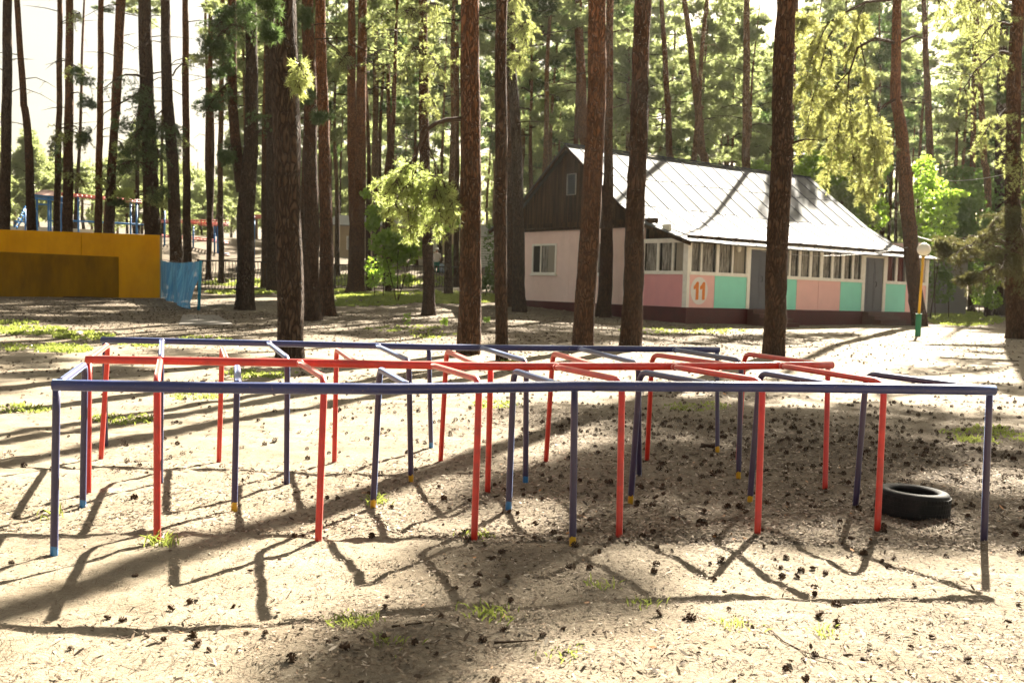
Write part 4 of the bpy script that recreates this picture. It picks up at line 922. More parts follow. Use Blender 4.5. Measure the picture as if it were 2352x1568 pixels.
# hooked branch of the bent-footed pine with the golden spray
root, org, Y = T[19]
mb = MB(); px = [(1062, 273, 0), (1025, 276, -.3), (1000, 284, -.5), (978, 300, -.6), (960, 340, -.7), (955, 372, -.8)]
mb.tube([at(u, v_, Y + e) - org for u, v_, e in px], [.05, .045, .042, .036, .03, .02], 8, 0)
mb.tube([at(u, v_, Y - .7) - org for u, v_ in ((978, 320), (990, 350), (1005, 385))], [.02, .015, .008], 6, 0)
for i, (u0, v0, u1, v1, dy) in enumerate(((955, 370, 880, 470, -.7), (955, 370, 930, 510, -.9), (960, 365, 985, 520, -.6), (990, 350, 1015, 500, -.8), (1000, 380, 1035, 470, -.5), (958, 360, 905, 420, -1.0), (975, 365, 960, 470, -.3), (1000, 380, 1000, 470, -1.0), (960, 372, 860, 440, -.5), (960, 380, 890, 500, -1.2), (1005, 385, 1045, 500, -.9), (980, 400, 940, 540, -.8), (1000, 390, 1010, 530, -.6))):
    hang(mb, org, at(u0, v0, Y - .7), at(u1, v1, Y + dy), .04, .012, 27, .30, tn=5, Ln=.10, Wd=.016, seed=300 + i)
mb.build('hooked_branch', [TWIG, NEEDLE_GOLD], root)['label'] = 'hooked bare branch ending in a golden hanging spray'
# leaning orange pine: arched limbs to the left with golden foliage, upper right ones
root, org, Y = T[27]
mb = MB()
for px in ([(2062, 100, 0), (2010, 88, -.5), (1970, 110, -.9), (1950, 170, -1.2), (1945, 260, -1.4)], [(2070, 222, 0), (2030, 242, -.4), (1992, 282, -.7)], [(2046, 0, 0), (1990, 5, -.6), (1940, 30, -1.0), (1900, 90, -1.4), (1880, 180, -1.6)], [(2064, 100, 0), (2100, 82, .5), (2130, 92, .8)]):
    mb.tube([at(u, v_, Y + e) - org for u, v_, e in px], [.07 * (1 - .6 * i / (len(px) - 1)) for i in range(len(px))], 7, 0)
sp = [(1945, 170, 1870, 300, -1.6), (1945, 240, 1900, 400, -1.6), (1948, 200, 1960, 420, -1.2), (1900, 60, 1840, 220, -2.0), (1940, 30, 1850, 120, -1.4), (1880, 170, 1850, 330, -2.2), (1980, 100, 2000, 330, -.9), (2000, 275, 2010, 430, -.9), (1900, 80, 1920, 250, -1.0), (1990, 5, 1950, 130, -.2), (1870, 40, 1830, 60, -1.6), (1950, 260, 1985, 470, -1.2), (2020, 250, 2030, 380, -.3)]
for i, (u0, v0, u1, v1, dy) in enumerate(sp): hang(mb, org, at(u0, v0, Y + dy * .7), at(u1, v1, Y + dy), .25, .03, 46, .7, tn=7, Ln=.19, Wd=.026, seed=330 + i)
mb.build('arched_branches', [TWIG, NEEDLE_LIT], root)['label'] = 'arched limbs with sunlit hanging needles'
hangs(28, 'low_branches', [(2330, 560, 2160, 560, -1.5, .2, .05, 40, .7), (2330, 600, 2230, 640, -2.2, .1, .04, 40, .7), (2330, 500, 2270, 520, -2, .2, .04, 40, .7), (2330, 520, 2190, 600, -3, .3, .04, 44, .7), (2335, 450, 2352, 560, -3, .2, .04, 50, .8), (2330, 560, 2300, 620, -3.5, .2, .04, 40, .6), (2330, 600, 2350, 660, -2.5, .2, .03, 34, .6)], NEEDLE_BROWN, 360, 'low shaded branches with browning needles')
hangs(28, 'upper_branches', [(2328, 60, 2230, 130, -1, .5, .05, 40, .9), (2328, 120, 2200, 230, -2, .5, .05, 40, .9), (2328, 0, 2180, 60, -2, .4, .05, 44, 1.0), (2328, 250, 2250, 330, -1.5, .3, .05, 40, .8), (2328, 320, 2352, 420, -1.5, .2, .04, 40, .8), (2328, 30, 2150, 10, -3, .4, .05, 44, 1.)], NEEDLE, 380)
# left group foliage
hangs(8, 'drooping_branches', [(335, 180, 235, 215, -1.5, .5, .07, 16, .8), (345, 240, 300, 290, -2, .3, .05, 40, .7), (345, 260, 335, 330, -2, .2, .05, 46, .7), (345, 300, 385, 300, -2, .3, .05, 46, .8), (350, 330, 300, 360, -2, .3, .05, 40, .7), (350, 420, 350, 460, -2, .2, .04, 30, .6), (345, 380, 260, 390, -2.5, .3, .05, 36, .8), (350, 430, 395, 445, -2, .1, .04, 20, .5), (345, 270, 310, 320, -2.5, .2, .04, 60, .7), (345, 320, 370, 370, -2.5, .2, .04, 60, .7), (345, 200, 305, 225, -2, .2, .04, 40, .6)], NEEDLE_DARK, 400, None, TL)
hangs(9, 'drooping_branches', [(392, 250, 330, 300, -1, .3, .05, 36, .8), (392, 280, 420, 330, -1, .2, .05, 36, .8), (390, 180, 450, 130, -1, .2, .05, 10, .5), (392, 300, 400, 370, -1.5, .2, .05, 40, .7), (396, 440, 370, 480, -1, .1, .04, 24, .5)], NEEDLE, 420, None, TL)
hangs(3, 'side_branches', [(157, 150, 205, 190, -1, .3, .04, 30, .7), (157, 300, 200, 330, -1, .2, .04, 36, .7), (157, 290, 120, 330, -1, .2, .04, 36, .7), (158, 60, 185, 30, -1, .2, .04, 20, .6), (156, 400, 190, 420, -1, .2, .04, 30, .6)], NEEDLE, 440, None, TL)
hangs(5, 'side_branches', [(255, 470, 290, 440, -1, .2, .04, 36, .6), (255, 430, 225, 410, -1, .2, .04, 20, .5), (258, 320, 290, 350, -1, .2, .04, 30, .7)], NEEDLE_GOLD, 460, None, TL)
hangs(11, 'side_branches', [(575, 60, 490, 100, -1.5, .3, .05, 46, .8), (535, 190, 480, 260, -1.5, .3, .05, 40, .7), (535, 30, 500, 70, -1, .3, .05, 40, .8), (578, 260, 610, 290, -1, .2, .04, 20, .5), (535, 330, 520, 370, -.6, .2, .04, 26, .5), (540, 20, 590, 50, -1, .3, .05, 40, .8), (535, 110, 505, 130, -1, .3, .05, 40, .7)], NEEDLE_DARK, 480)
hangs(13, 'side_branches', [(680, 150, 700, 172, -1.0, .1, .02, 14, .22), (680, 180, 692, 195, -1.1, .06, .02, 12, .2), (690, 165, 712, 180, -.9, .06, .02, 10, .18)], NEEDLE, 500)
hangs(17, 'side_branches', [(838, 75, 900, 30, -1, .2, .05, 30, .9), (806, 180, 760, 100, -.5, .1, .05, 16, .6), (838, 140, 880, 170, -1, .2, .04, 24, .8), (808, 120, 780, 150, -1, .2, .04, 36, .8)], NEEDLE, 520)
hangs(18, 'side_branches', [(972, 110, 930, 150, -1, .3, .05, 40, .9), (972, 130, 1010, 170, -1, .3, .05, 40, .9), (972, 60, 930, 30, -1, .3, .05, 40, .9), (974, 230, 1000, 250, -1, .2, .04, 24, .6), (972, 40, 1005, 20, -1, .3, .05, 30, .8)], NEEDLE, 540)
hangs(22, 'side_branches', [(1176, 90, 1215, 60, -1, .3, .05, 50, .9), (1176, 120, 1195, 150, -1, .2, .05, 46, .7), (1174, 40, 1210, 100, -1, .3, .05, 46, .9), (1174, 20, 1190, 10, -1, .3, .05, 40, .8)], NEEDLE, 560)
def sprays(key, tab, needle, items, name='needle_spray', dy=-1.2, nt=90, seed=0):
    # each: a short limb from the stem to a dense bunch of needles
    root, org, Y = tab[key]; rb = random.Random(seed)
    for u0, v0, u, v_, ru, rv in items:
        Yc = Y + dy + rb.uniform(-.4, .4); k = Yc / FPX; a = at(u0, v0, Y); c = at(u, v_, Yc); mb = MB()
        md = a.lerp(c, .55) + Vector((0, 0, .25)); mb.tube([a - org, md - org, c - org], [.04, .026, .012], 6)
        nb = 5
        for q in range(nb):
            e = c + Vector((rb.uniform(-1, 1) * ru * k * .75, rb.uniform(-.5, .5) * ru * k, rb.uniform(-1, 1) * rv * k * .7)); mb.tube([md.lerp(c, .6) - org, e - org], [.014, .006], 4, 0, False)
            clump(mb, e - org, (ru * k * .55, ru * k * .5, rv * k * .5), nt // nb + 6, 14, .15, .022, 1, .1)
        mb.build(name, [TWIG, needle], root)
sprays(7, TL, NEEDLE_DARK, [(345, 215, 322, 235, 30, 24), (345, 260, 300, 292, 36, 28), (345, 270, 348, 305, 32, 26), (350, 280, 388, 300, 30, 30), (345, 330, 306, 358, 34, 20), (345, 370, 275, 388, 32, 20), (350, 340, 395, 345, 26, 22)], seed=1)
sprays(7, TL, NEEDLE, [(350, 440, 352, 462, 26, 14), (350, 425, 392, 440, 24, 12), (345, 300, 326, 318, 24, 18)], seed=2)
sprays(2, TL, NEEDLE_DARK, [(136, 320, 122, 330, 24, 26), (136, 350, 140, 380, 22, 18)], seed=3)
sprays(3, TL, NEEDLE_DARK, [(158, 160, 192, 178, 22, 18), (158, 215, 198, 232, 20, 16), (158, 290, 186, 312, 20, 22)], seed=4)
sprays(5, TL, NEEDLE_GOLD, [(255, 430, 284, 446, 22, 12)], seed=5); sprays(5, TL, NEEDLE_DARK, [(255, 450, 272, 468, 18, 12)], seed=6)
sprays(11, T, NEEDLE_DARK, [(535, 85, 492, 98, 30, 26), (535, 130, 505, 160, 28, 22), (535, 215, 480, 238, 28, 18), (535, 20, 512, 40, 30, 26), (578, 30, 560, 20, 30, 24), (535, 345, 520, 362, 14, 18)], seed=7)
sprays(15, T, NEEDLE_DARK, [(712, 200, 700, 222, 20, 18), (714, 255, 736, 272, 24, 14), (708, 60, 692, 40, 22, 26)], seed=8, nt=70)
sprays(13, T, NEEDLE_DARK, [(650, 20, 632, 14, 30, 20), (640, 60, 622, 76, 16, 18)], seed=9, dy=-.8, nt=70)
sprays(28, T, NEEDLE_BROWN, [(2328, 560, 2205, 580, 44, 28), (2328, 545, 2255, 562, 46, 32), (2330, 585, 2300, 604, 44, 38), (2330, 500, 2338, 520, 36, 44), (2328, 620, 2232, 640, 30, 18), (2328, 580, 2170, 566, 24, 14)], seed=10, dy=-2., nt=110)
stubs(*TL[7], [[(340, 200), (290, 230), (240, 260), (215, 300)], [(345, 170), (375, 165), (400, 175)], [(345, 330), (300, 380), (270, 420)]], .045)
stubs(*T[11], [[(578, 240), (610, 215), (640, 200)], [(572, 330), (600, 300)]], .03)
stubs(*T[16], [[(738, 85), (770, 110), (800, 140)], [(742, 200), (765, 190)]], .03)
stubs(*T[26], [[(1815, 330), (1850, 320), (1880, 322)]], .03)
stubs(*T[24], [[(1400, 262), (1408, 264)]], .05)

# ------------------------------------------------------------------ forest behind
rs = random.Random(5)
TRUNKS = []
for k in range(5):
    mb = MB(); nz = 26; Hh = 22.; pts = [Vector((.25 * math.sin(k * 2 + z * .13) * z / 22 * 1.6 + .08 * math.sin(z * .6 + k), .2 * math.cos(k + z * .17) * z / 22, z)) for z in np.linspace(-.6, Hh, nz)]
    mb.tube(pts, [.19 * (1 - .8 * max(p.z, 0) / Hh) * (1 + .35 * math.exp(-max(p.z, 0) / .4)) for p in pts], 10, 0, True, lambda i, q: 1 + .06 * math.sin(q * 2.1 + i * 1.3))
    for q in range(7):     # dead twigs up the stem
        z = rs.uniform(4, 13); a = rs.uniform(0, 6.28); l = rs.uniform(.5, 1.6); mb.tube([(0, 0, z), (math.cos(a) * l * .6, math.sin(a) * l * .6, z + .15 * l), (math.cos(a) * l, math.sin(a) * l, z - .1 * l)], [.025, .016, .006], 4, 0, False)
    TRUNKS.append((mb.mesh('trunk', [BARK_FAR if k % 2 else BARK], True), pts))
def zone(u, Y):
    if u < 130: return 'slender far pine in the bright gap at the left edge'
    if u < 560: return 'slender far pine in the bright wood behind the play frames'
    if u < 1000: return 'far pine in the wood beyond the bar fence'
    if u < 1300: return 'far pine in the wood left of the house roof'
    if u < 1830: return 'far pine in the wood showing above the white roof'
    if u < 2120: return 'far pine in the sunlit wood past the right end of the roof'
    return 'far pine in the shaded wood behind the lamp post'
def forest_tree(x, y, H, cb, s, u, young=False):
    z = gzs(x, y); root = empty('pine_tree', (x, y, z)); lb = zone(u, y); tag(root, lb, 'pine tree', lb.replace('far pine', 'far pines'))
    root.rotation_euler = (rs.uniform(-.03, .03), rs.uniform(-.03, .03), 0)
    me, pts = TRUNKS[rs.randrange(5)]; t = bpy.data.objects.new('trunk', me); COL.objects.link(t); t.parent = root; t.scale = (s, s, H / 22); t.rotation_euler = (0, 0, rs.uniform(0, 6.28))
    cm = rs.choice(CROWN_YOUNG if young else CROWN_FAR); c = bpy.data.objects.new('crown', cm); COL.objects.link(c); c.parent = root
    hh = 6.5 if young else 11.0; k = (H - cb) / hh; c.scale = (rs.uniform(.85, 1.25) * s, rs.uniform(.85, 1.25) * s, k); c.location = (0, 0, cb); c.rotation_euler = (0, 0, rs.uniform(0, 6.28))
    # match crown axis to the trunk top roughly
cnt = 0; placed = []
SHADE = [(-3.5, 56.5, 22, 13), (-.8, 57.5, 23, 14), (1.6, 59, 22, 13.5), (4.6, 58, 23, 15), (9.6, 59, 25.5, 20.5), (15.6, 59.5, 26.5, 21.5)]  # pines added so their crowns shade the mid-ground before the house

def ok_house(x, y, H):
    # keep the roof in the sun: distance along the sun direction
    for hx, hy in ((3, 44), (8, 40), (8, 46), (13, 45), (17, 46)):
        dx, dy = x - hx, y - hy; al = dx * math.sin(SUN_AZ) + dy * math.cos(SUN_AZ); ac = abs(dx * math.cos(SUN_AZ) - dy * math.sin(SUN_AZ))
        if ac < 4 and 0 < al < (H - 4) / math.tan(SUN_EL) and (rs.random() < .8 or al < 12): return False
    return True
for x, y, H, cb in SHADE:
    placed.append((x, y)); forest_tree(x, y, H, cb, 1.15, 1176 + x / y * FPX)
tries = 0
while cnt < 195 and tries < 6000:
    tries += 1
    u = rs.uniform(-150, 2500); Y = 58 + 75 * rs.random() ** .8
    x = at(u, 640, Y).x; left = u < 560
    if left and (rs.random() < .72 or Y < 74 or Y > 98): continue
    if 600 < u < 1180 and 82 < Y < 101: continue
    if min([abs(x - a) + abs(Y - b) for a, b in placed] + [9]) < 1.6: continue
    H = rs.uniform(19, 25) if not left else rs.uniform(24, 29); cb = H - rs.uniform(8, 12) if not left else H - rs.uniform(4.5, 7)
    if not ok_house(x, Y, H): continue
    if u > 1900 and Y < 64 and u < 2260: continue
    placed.append((x, Y)); forest_tree(x, Y, H, cb, rs.uniform(.75, 1.15), u); cnt += 1
for i in range(34):        # lower young pines far back on the left
    u = rs.uniform(-60, 900); Y = rs.uniform(105, 150); x = at(u, 640, Y).x; forest_tree(x, Y, rs.uniform(8, 13), rs.uniform(1.5, 4), rs.uniform(.9, 1.4), u, True)
for i in range(30):        # young understorey pines behind the house and on the right
    u = rs.uniform(1000, 2420); Y = rs.uniform(84, 130); x = at(u, 640, Y).x; forest_tree(x, Y, rs.uniform(7, 12), rs.uniform(1, 3), rs.uniform(.9, 1.4), u, True)
# the far-off mass of the wood
mb = MB(); rs2 = random.Random(9)
for i in range(120):
    u = rs2.uniform(-250, 2600); Y = rs2.uniform(150, 210); x = at(u, 640, Y).x; z = gzs(x, Y); H = rs2.uniform(15, 24) if u > 600 else rs2.uniform(9, 15)
    mb.tube([(x, Y, z), (x + rs2.uniform(-.5, .5), Y, z + H)], [.25, .08], 5, 0, False)
    for q in range(9):
        zz = z + H * rs2.uniform(.25, 1.0); rr = rs2.uniform(1., 1.9); clump(mb, (x + rs2.uniform(-2.2, 2.2), Y + rs2.uniform(-2, 2), zz), (rr, rr, rr * .6), 26, 9, .7, .2, 1)
tag(mb.build('distant_pine_wood', [BARK_FAR, NEEDLE_FAR]), 'far-off mass of pale green pine wood behind everything', 'wood', None, 'stuff')

# ------------------------------------------------------------------ bushes and saplings
def bush(name, label, cat, Y, stems, blobs, leaf, size, seed, base_px, group=None):
    b = at(base_px[0], base_px[1], Y); z = gzs(b.x, Y); org = Vector((b.x, Y, z)); root = empty(name, org); tag(root, label, cat, group); rs_ = random.Random(seed)
    mb = MB()
    for st in stems:
        pts = [at(u, v_, Y + e) - org for u, v_, e in st]; pts[0].z = -.1; mb.tube(pts, [.03 * (1 - .6 * i / (len(pts) - 1)) for i in range(len(pts))], 6)
    mb.build('stem', TWIG, root, smooth=True)
    mb = MB()
    for u, v_, ru, rv, n in blobs:
        c = at(u, v_, Y + rs_.uniform(-.5, .5)) - org; k = Y / FPX
        leaves(mb, c, (ru * k, ru * k * .9, rv * k), n, size, 0)
    mb.build('foliage', leaf, root)
    return root
bush('maple_sapling', 'young maple with bright green leaves in front of the fence', 'sapling', 47, [[(915, 668, 0), (913, 600, 0), (918, 540, .3)], [(913, 610, 0), (880, 560, .2)], [(914, 600, 0), (950, 560, -.2)]],
     [(905, 545, 38, 24, 420), (930, 585, 32, 26, 380), (865, 490, 26, 20, 260), (855, 515, 18, 16, 150), (880, 560, 36, 26, 320), (960, 570, 26, 20, 200), (935, 640, 14, 12, 60), (900, 600, 34, 22, 180), (840, 445, 12, 12, 50), (1010, 525, 26, 10, 110), (1045, 512, 12, 12, 60)], LEAF, .125, 1, (914, 668))
bush('shrub', 'loose yellow-green shrub by the fence at the foot of the twin-stemmed pine', 'shrub', 52, [[(860, 662, 0), (862, 620, 0)], [(880, 662, 0), (884, 610, 0)]], [(862, 610, 26, 26, 190), (885, 630, 26, 24, 190), (855, 645, 16, 18, 100), (905, 645, 16, 18, 90)], LEAF, .10, 2, (868, 664))
bush('shrub', 'pale shrub behind the fence right of the lone slim pine', 'shrub', 70, [[(1045, 640, 0), (1045, 590, 0)]], [(1040, 585, 20, 22, 260), (1055, 600, 22, 26, 260), (1035, 615, 14, 16, 120)], LEAF_PALE, .16, 3, (1045, 640))
bush('shrub', 'dark shrub on the lawn left of the gable corner', 'shrub', 55, [[(1115, 668, 0), (1118, 640, 0)]], [(1118, 650, 22, 20, 260), (1128, 628, 16, 26, 160), (1105, 655, 14, 12, 120), (1125, 560, 14, 50, 160)], LEAF_DARK, .10, 4, (1118, 672))
bush('young_tree', 'leafy young tree with yellow-lit top past the far end of the roof', 'young tree', 58, [[(1950, 600, 0), (1945, 480, 0), (1940, 400, 0)], [(1946, 500, 0), (1985, 440, .4)]],
     [(1900, 370, 60, 30, 500), (1950, 360, 56, 30, 460), (1870, 390, 46, 26, 360), (1985, 420, 48, 40, 460), (1930, 420, 56, 40, 500), (2000, 490, 44, 46, 460), (1900, 430, 40, 30, 300), (1980, 340, 40, 20, 260), (2020, 380, 30, 30, 240)], LEAF, .16, 5, (1950, 690))
bush('pale_shrub', 'silvery green shrub against the far slope of the roof', 'shrub', 56, [[(1945, 640, 0), (1945, 470, 0)]], [(1945, 440, 36, 24, 480), (1965, 470, 30, 24, 360), (1995, 500, 26, 18, 260)], LEAF_PALE, .12, 6, (1945, 690))
bush('young_tree', 'leafy young tree with bright shoots right of the leaning orange trunk', 'young tree', 54, [[(2150, 690, 0), (2145, 560, 0), (2130, 400, 0)], [(2145, 520, 0), (2180, 440, .2)]],
     [(2125, 390, 28, 34, 260), (2140, 440, 44, 34, 380), (2165, 470, 40, 30, 320), (2150, 520, 50, 40, 460), (2110, 470, 30, 44, 300), (2195, 445, 30, 10, 120), (2130, 560, 40, 40, 360)], LEAF, .13, 7, (2150, 715))
bush('tall_bush', 'dark dense bush behind the lamp globe', 'bush', 57, [[(2180, 700, 0), (2180, 560, 0)]], [(2190, 540, 56, 50, 800), (2150, 600, 40, 50, 500), (2235, 520, 50, 54, 700), (2200, 460, 60, 40, 700), (2165, 660, 30, 40, 320), (2280, 560, 40, 60, 500)], LEAF_DARK, .15, 8, (2180, 715))
bush('tall_bush', 'dark bush deep in the shaded wood left of the right edge tree', 'bush', 66, [[(2250, 700, 0), (2250, 560, 0)]], [(2260, 440, 60, 50, 700), (2310, 480, 50, 70, 700), (2210, 420, 60, 40, 560), (2330, 600, 40, 60, 500), (2240, 600, 30, 60, 400)], LEAF_DARK, .18, 9, (2250, 715))
bush('shrub', 'sunlit shrub low on the grass left of the right edge tree', 'shrub', 60, [[(2268, 715, 0), (2268, 670, 0)]], [(2270, 650, 26, 24, 320), (2255, 680, 24, 24, 260), (2280, 690, 22, 22, 240), (2245, 640, 14, 40, 160)], LEAF, .11, 10, (2268, 722))
bush('shrub', 'green shrub above the roof line behind the dark straight pine', 'shrub', 64, [[(1760, 640, 0), (1760, 430, 0)]], [(1760, 392, 30, 16, 220), (1830, 405, 36, 20, 300), (1740, 380, 16, 12, 100)], LEAF, .15, 11, (1760, 660))
for i, (u, v_, hh) in enumerate(((934, 752, .42), (1125 - 8, 742, .2), (1020, 748, .22))):
    q = G(u, v_); mb = MB(); mb.tube([(0, 0, -.02), (.01, 0, hh * .6), (0, .01, hh)], [.006, .005, .002], 5)
    for k in range(9): a = k * 2.4; leaves(mb, (math.cos(a) * .07, math.sin(a) * .07, hh * (.2 + .8 * k / 9)), (.05, .05, .03), 6, .05, 1)
    tag(mb.build('seedling', [TWIG, LEAF], None, q), ('tallest bright green seedling on the bare sand right of centre trees', 'small seedling near the foot of the slim orange-footed pine', 'small seedling between the tall one and the bent-footed pine')[i], 'seedling')

# ------------------------------------------------------------------ grass
def grass_patch(mb, u, v_, ru, rv, n, hgt):
    a = RNG.uniform(0, 2 * np.pi, n); r = np.sqrt(RNG.uniform(0, 1, n)); us = u + ru * r * np.cos(a); vs_ = v_ + rv * r * np.sin(a)
    P = np.repeat(Gv(us[::6], vs_[::6]), 6, 0)[:n]
    sp_ = (.045 if hgt < .2 else .12); P[:, :2] += RNG.normal(size=(len(P), 2)) * sp_; P[:, 2] = gz(P[:, 0], P[:, 1])
    k = len(P); d = RNG.normal(size=(k, 3)) * .45; d[:, 2] = 1; d = unit(d); s = unit(np.cross(d, RNG.normal(size=(k, 3)))); h_ = hgt * RNG.uniform(.4, 1.2, (k, 1))
    wv_ = np.maximum(.0035, np.linalg.norm(P[:, :2], axis=1, keepdims=True) * .0007)
    md = P + d * h_ * .55; tip = P + d * h_ + np.concatenate([d[:, :2] * h_ * .5, -h_ * .15], 1)
    mb.raw(np.stack([P - s * wv_, P + s * wv_, md + s * wv_ * .8, tip, md - s * wv_ * .8], 1).reshape(-1, 3), 5, 0, RNG.uniform(0, 1, k))
mb = MB()
for q in [(60, 760, 95, 10, 900, .10), (190, 772, 70, 10, 700, .10), (140, 802, 70, 10, 600, .10), (30, 800, 30, 8, 160, .09), (40, 742, 50, 6, 200, .10), (330, 790, 60, 8, 220, .08), (560, 860, 50, 10, 260, .07), (640, 862, 40, 8, 160, .06),
          (270, 965, 90, 12, 300, .05), (60, 940, 60, 10, 260, .05), (450, 910, 70, 8, 200, .05), (1130, 1412, 26, 5, 60, .05), (1110, 1408, 8, 4, 24, .06), (1480, 1390, 18, 5, 28, .04), (810, 1428, 36, 8, 170, .035), (895, 1478, 16, 5, 28, .045), (372, 1250, 12, 5, 24, .09), (362, 1250, 8, 4, 24, .08), (125, 1190, 8, 6, 12, .1), (1090, 1235, 30, 6, 40, .05), (870, 1150, 14, 6, 60, .06), (1380, 1345, 14, 6, 30, .05), (1300, 1500, 30, 10, 36, .03), (1890, 1460, 20, 6, 30, .05), (1690, 1440, 20, 8, 40, .04),
          (1180, 835, 30, 6, 160, .08), (1130, 930, 60, 8, 160, .05), (1560, 760, 160, 8, 700, .06), (1600, 935, 70, 10, 200, .05), (2260, 1000, 90, 20, 400, .05), (2180, 890, 60, 10, 200, .05), (930, 755, 90, 8, 300, .06), (470, 780, 60, 10, 250, .08), (1020, 770, 80, 8, 220, .07)]:
    grass_patch(mb, *q)
for u, v_, ru, rv, n, hg in [(830, 690, 130, 14, 3600, .12), (1040, 688, 110, 10, 3600, .14), (950, 678, 180, 9, 3000, .14), (1120, 685, 30, 10, 900, .14), (2220, 735, 90, 14, 2600, .13), (2200, 722, 70, 8, 1800, .18), (560, 672, 90, 6, 1200, .15), (700, 668, 120, 8, 1600, .15), (640, 650, 180, 10, 1400, .2), (900, 645, 220, 14, 2000, .22)]:
    grass_patch(mb, u, v_, ru, rv, n, hg)
tag(mb.build('grass', GRASS), 'short sunlit grass in patches on the sand and on the lawn by the fence', 'grass', None, 'stuff')

# ------------------------------------------------------------------ litter, cones, sticks
LIT = mat('dry_litter', (.2, .14, .08), .85, 0, .2); a_ = N(LIT, 'ShaderNodeAttribute', attribute_name='rnd')
base(LIT, ramp(LIT, a_.outputs['Fac'], [(0., (.03, .020, .012)), (.42, (.10, .068, .042)), (.68, (.24, .18, .12)), (.95, (.50, .43, .34)), (1., (.38, .16, .045))]))
def scatter(n, y0, y1, pw):
    Y = y0 + (y1 - y0) * RNG.uniform(0, 1, n) ** pw; X = RNG.uniform(-1, 1, n) * (Y * .52 + .3); return X, Y
mb = MB()
for n, y0, y1, l0, l1, w0, w1 in ((90000, 2.9, 8, .010, .036, .003, .011), (90000, 6, 16, .016, .055, .006, .018), (50000, 14, 44, .04, .13, .02, .05)):
    X, Y = scatter(n, y0, y1, 1.4); k = (vnoise(X * .9, Y * .9, 31) + .6 * vnoise(X * 3, Y * 3, 32)) / 1.6 + .35 * sst(.5, 3.5, X - .3 * (Y - 3)) * (1 - sst(2, 3.6, Y))
    k = .55 * k + .75 * duff_shade(X, Y) + .02
    m = k > RNG.uniform(.25, .8, n); X = X[m]; Y = Y[m]; n = len(X)
    a = RNG.uniform(0, 2 * np.pi, n); ln = RNG.uniform(l0, l1, n); wd = RNG.uniform(w0, w1, n); ti = RNG.normal(0, .22, n); tl = RNG.normal(0, .3, n)
    Z = gz(X, Y) + .005 + .004 * RNG.uniform(0, 1, n) + .15 * ln * np.abs(ti)
    nr = (1 - sst(9, 16, Y)) * sst(1, 2.5, Y); Z = Z + nr * (.020 * (vnoise(X * 9, Y * 9, 6) - .5) + .014 * (vnoise(X * 22, Y * 22, 7) - .5))
    ca, sa = np.cos(a), np.sin(a); P = np.stack([X, Y, Z], 1)
    A = np.stack([ca, sa, ti], 1) * ln[:, None] * .5; B = np.stack([-sa, ca, tl], 1) * wd[:, None] * .5
    mb.raw(np.stack([P - A - B * .3, P - A * .2 - B, P + A, P + A * .1 + B], 1).reshape(-1, 3), 4, 0, RNG.beta(1.6, 1.6, n))
n = 9000; X, Y = scatter(n, 2.9, 9, 1.2); m = (.35 * vnoise(X * 1.4, Y * 1.4, 61) + .8 * duff_shade(X, Y) + .12 * sst(5.2, 3.6, Y)) > RNG.uniform(.2, .95, n); X = X[m]; Y = Y[m]; n = len(X)
a = RNG.uniform(0, 2 * np.pi, n); ln = RNG.uniform(.02, .055, n); wd = RNG.uniform(.006, .020, n); ti = RNG.normal(0, .3, n); tl = RNG.normal(0, .4, n); ca, sa = np.cos(a), np.sin(a)
Z = gz(X, Y) + .008 + .3 * ln * np.abs(ti) + (1 - sst(9, 16, Y)) * sst(1, 2.5, Y) * (.020 * (vnoise(X * 9, Y * 9, 6) - .5) + .014 * (vnoise(X * 22, Y * 22, 7) - .5))
P = np.stack([X, Y, Z], 1); A = np.stack([ca, sa, ti], 1) * ln[:, None] * .5; B = np.stack([-sa, ca, tl], 1) * wd[:, None] * .5
mb.raw(np.stack([P - A - B * .5, P - A * .3 - B, P + A * .5 - B * .7, P + A, P + A * .1 + B, P - A * .8 + B * .6], 1).reshape(-1, 3), 6, 0, RNG.beta(1.1, 1.0, n))
n = 26000; X, Y = scatter(n, 2.9, 10, 1.5); a = RNG.uniform(0, 2 * np.pi, n); ln = RNG.uniform(.03, .065, n); Z = gz(X, Y) + .006 + .006 * RNG.uniform(0, 1, n)
nr = (1 - sst(9, 16, Y)) * sst(1, 2.5, Y); Z = Z + nr * (.020 * (vnoise(X * 9, Y * 9, 6) - .5) + .014 * (vnoise(X * 22, Y * 22, 7) - .5))
P = np.stack([X, Y, Z], 1); A = np.stack([np.cos(a), np.sin(a), RNG.normal(0, .12, n)], 1) * ln[:, None] * .5; B = np.stack([-np.sin(a), np.cos(a), 0 * a], 1) * .0011
mb.raw(np.stack([P - A - B, P - A + B, P + A + B, P + A - B], 1).reshape(-1, 3), 4, 0, .25 + .4 * RNG.uniform(0, 1, n))
tag(mb.build('forest_litter', LIT), 'dry needles, bark flakes and leaf scraps strewn over the sand', 'litter', None, 'stuff')

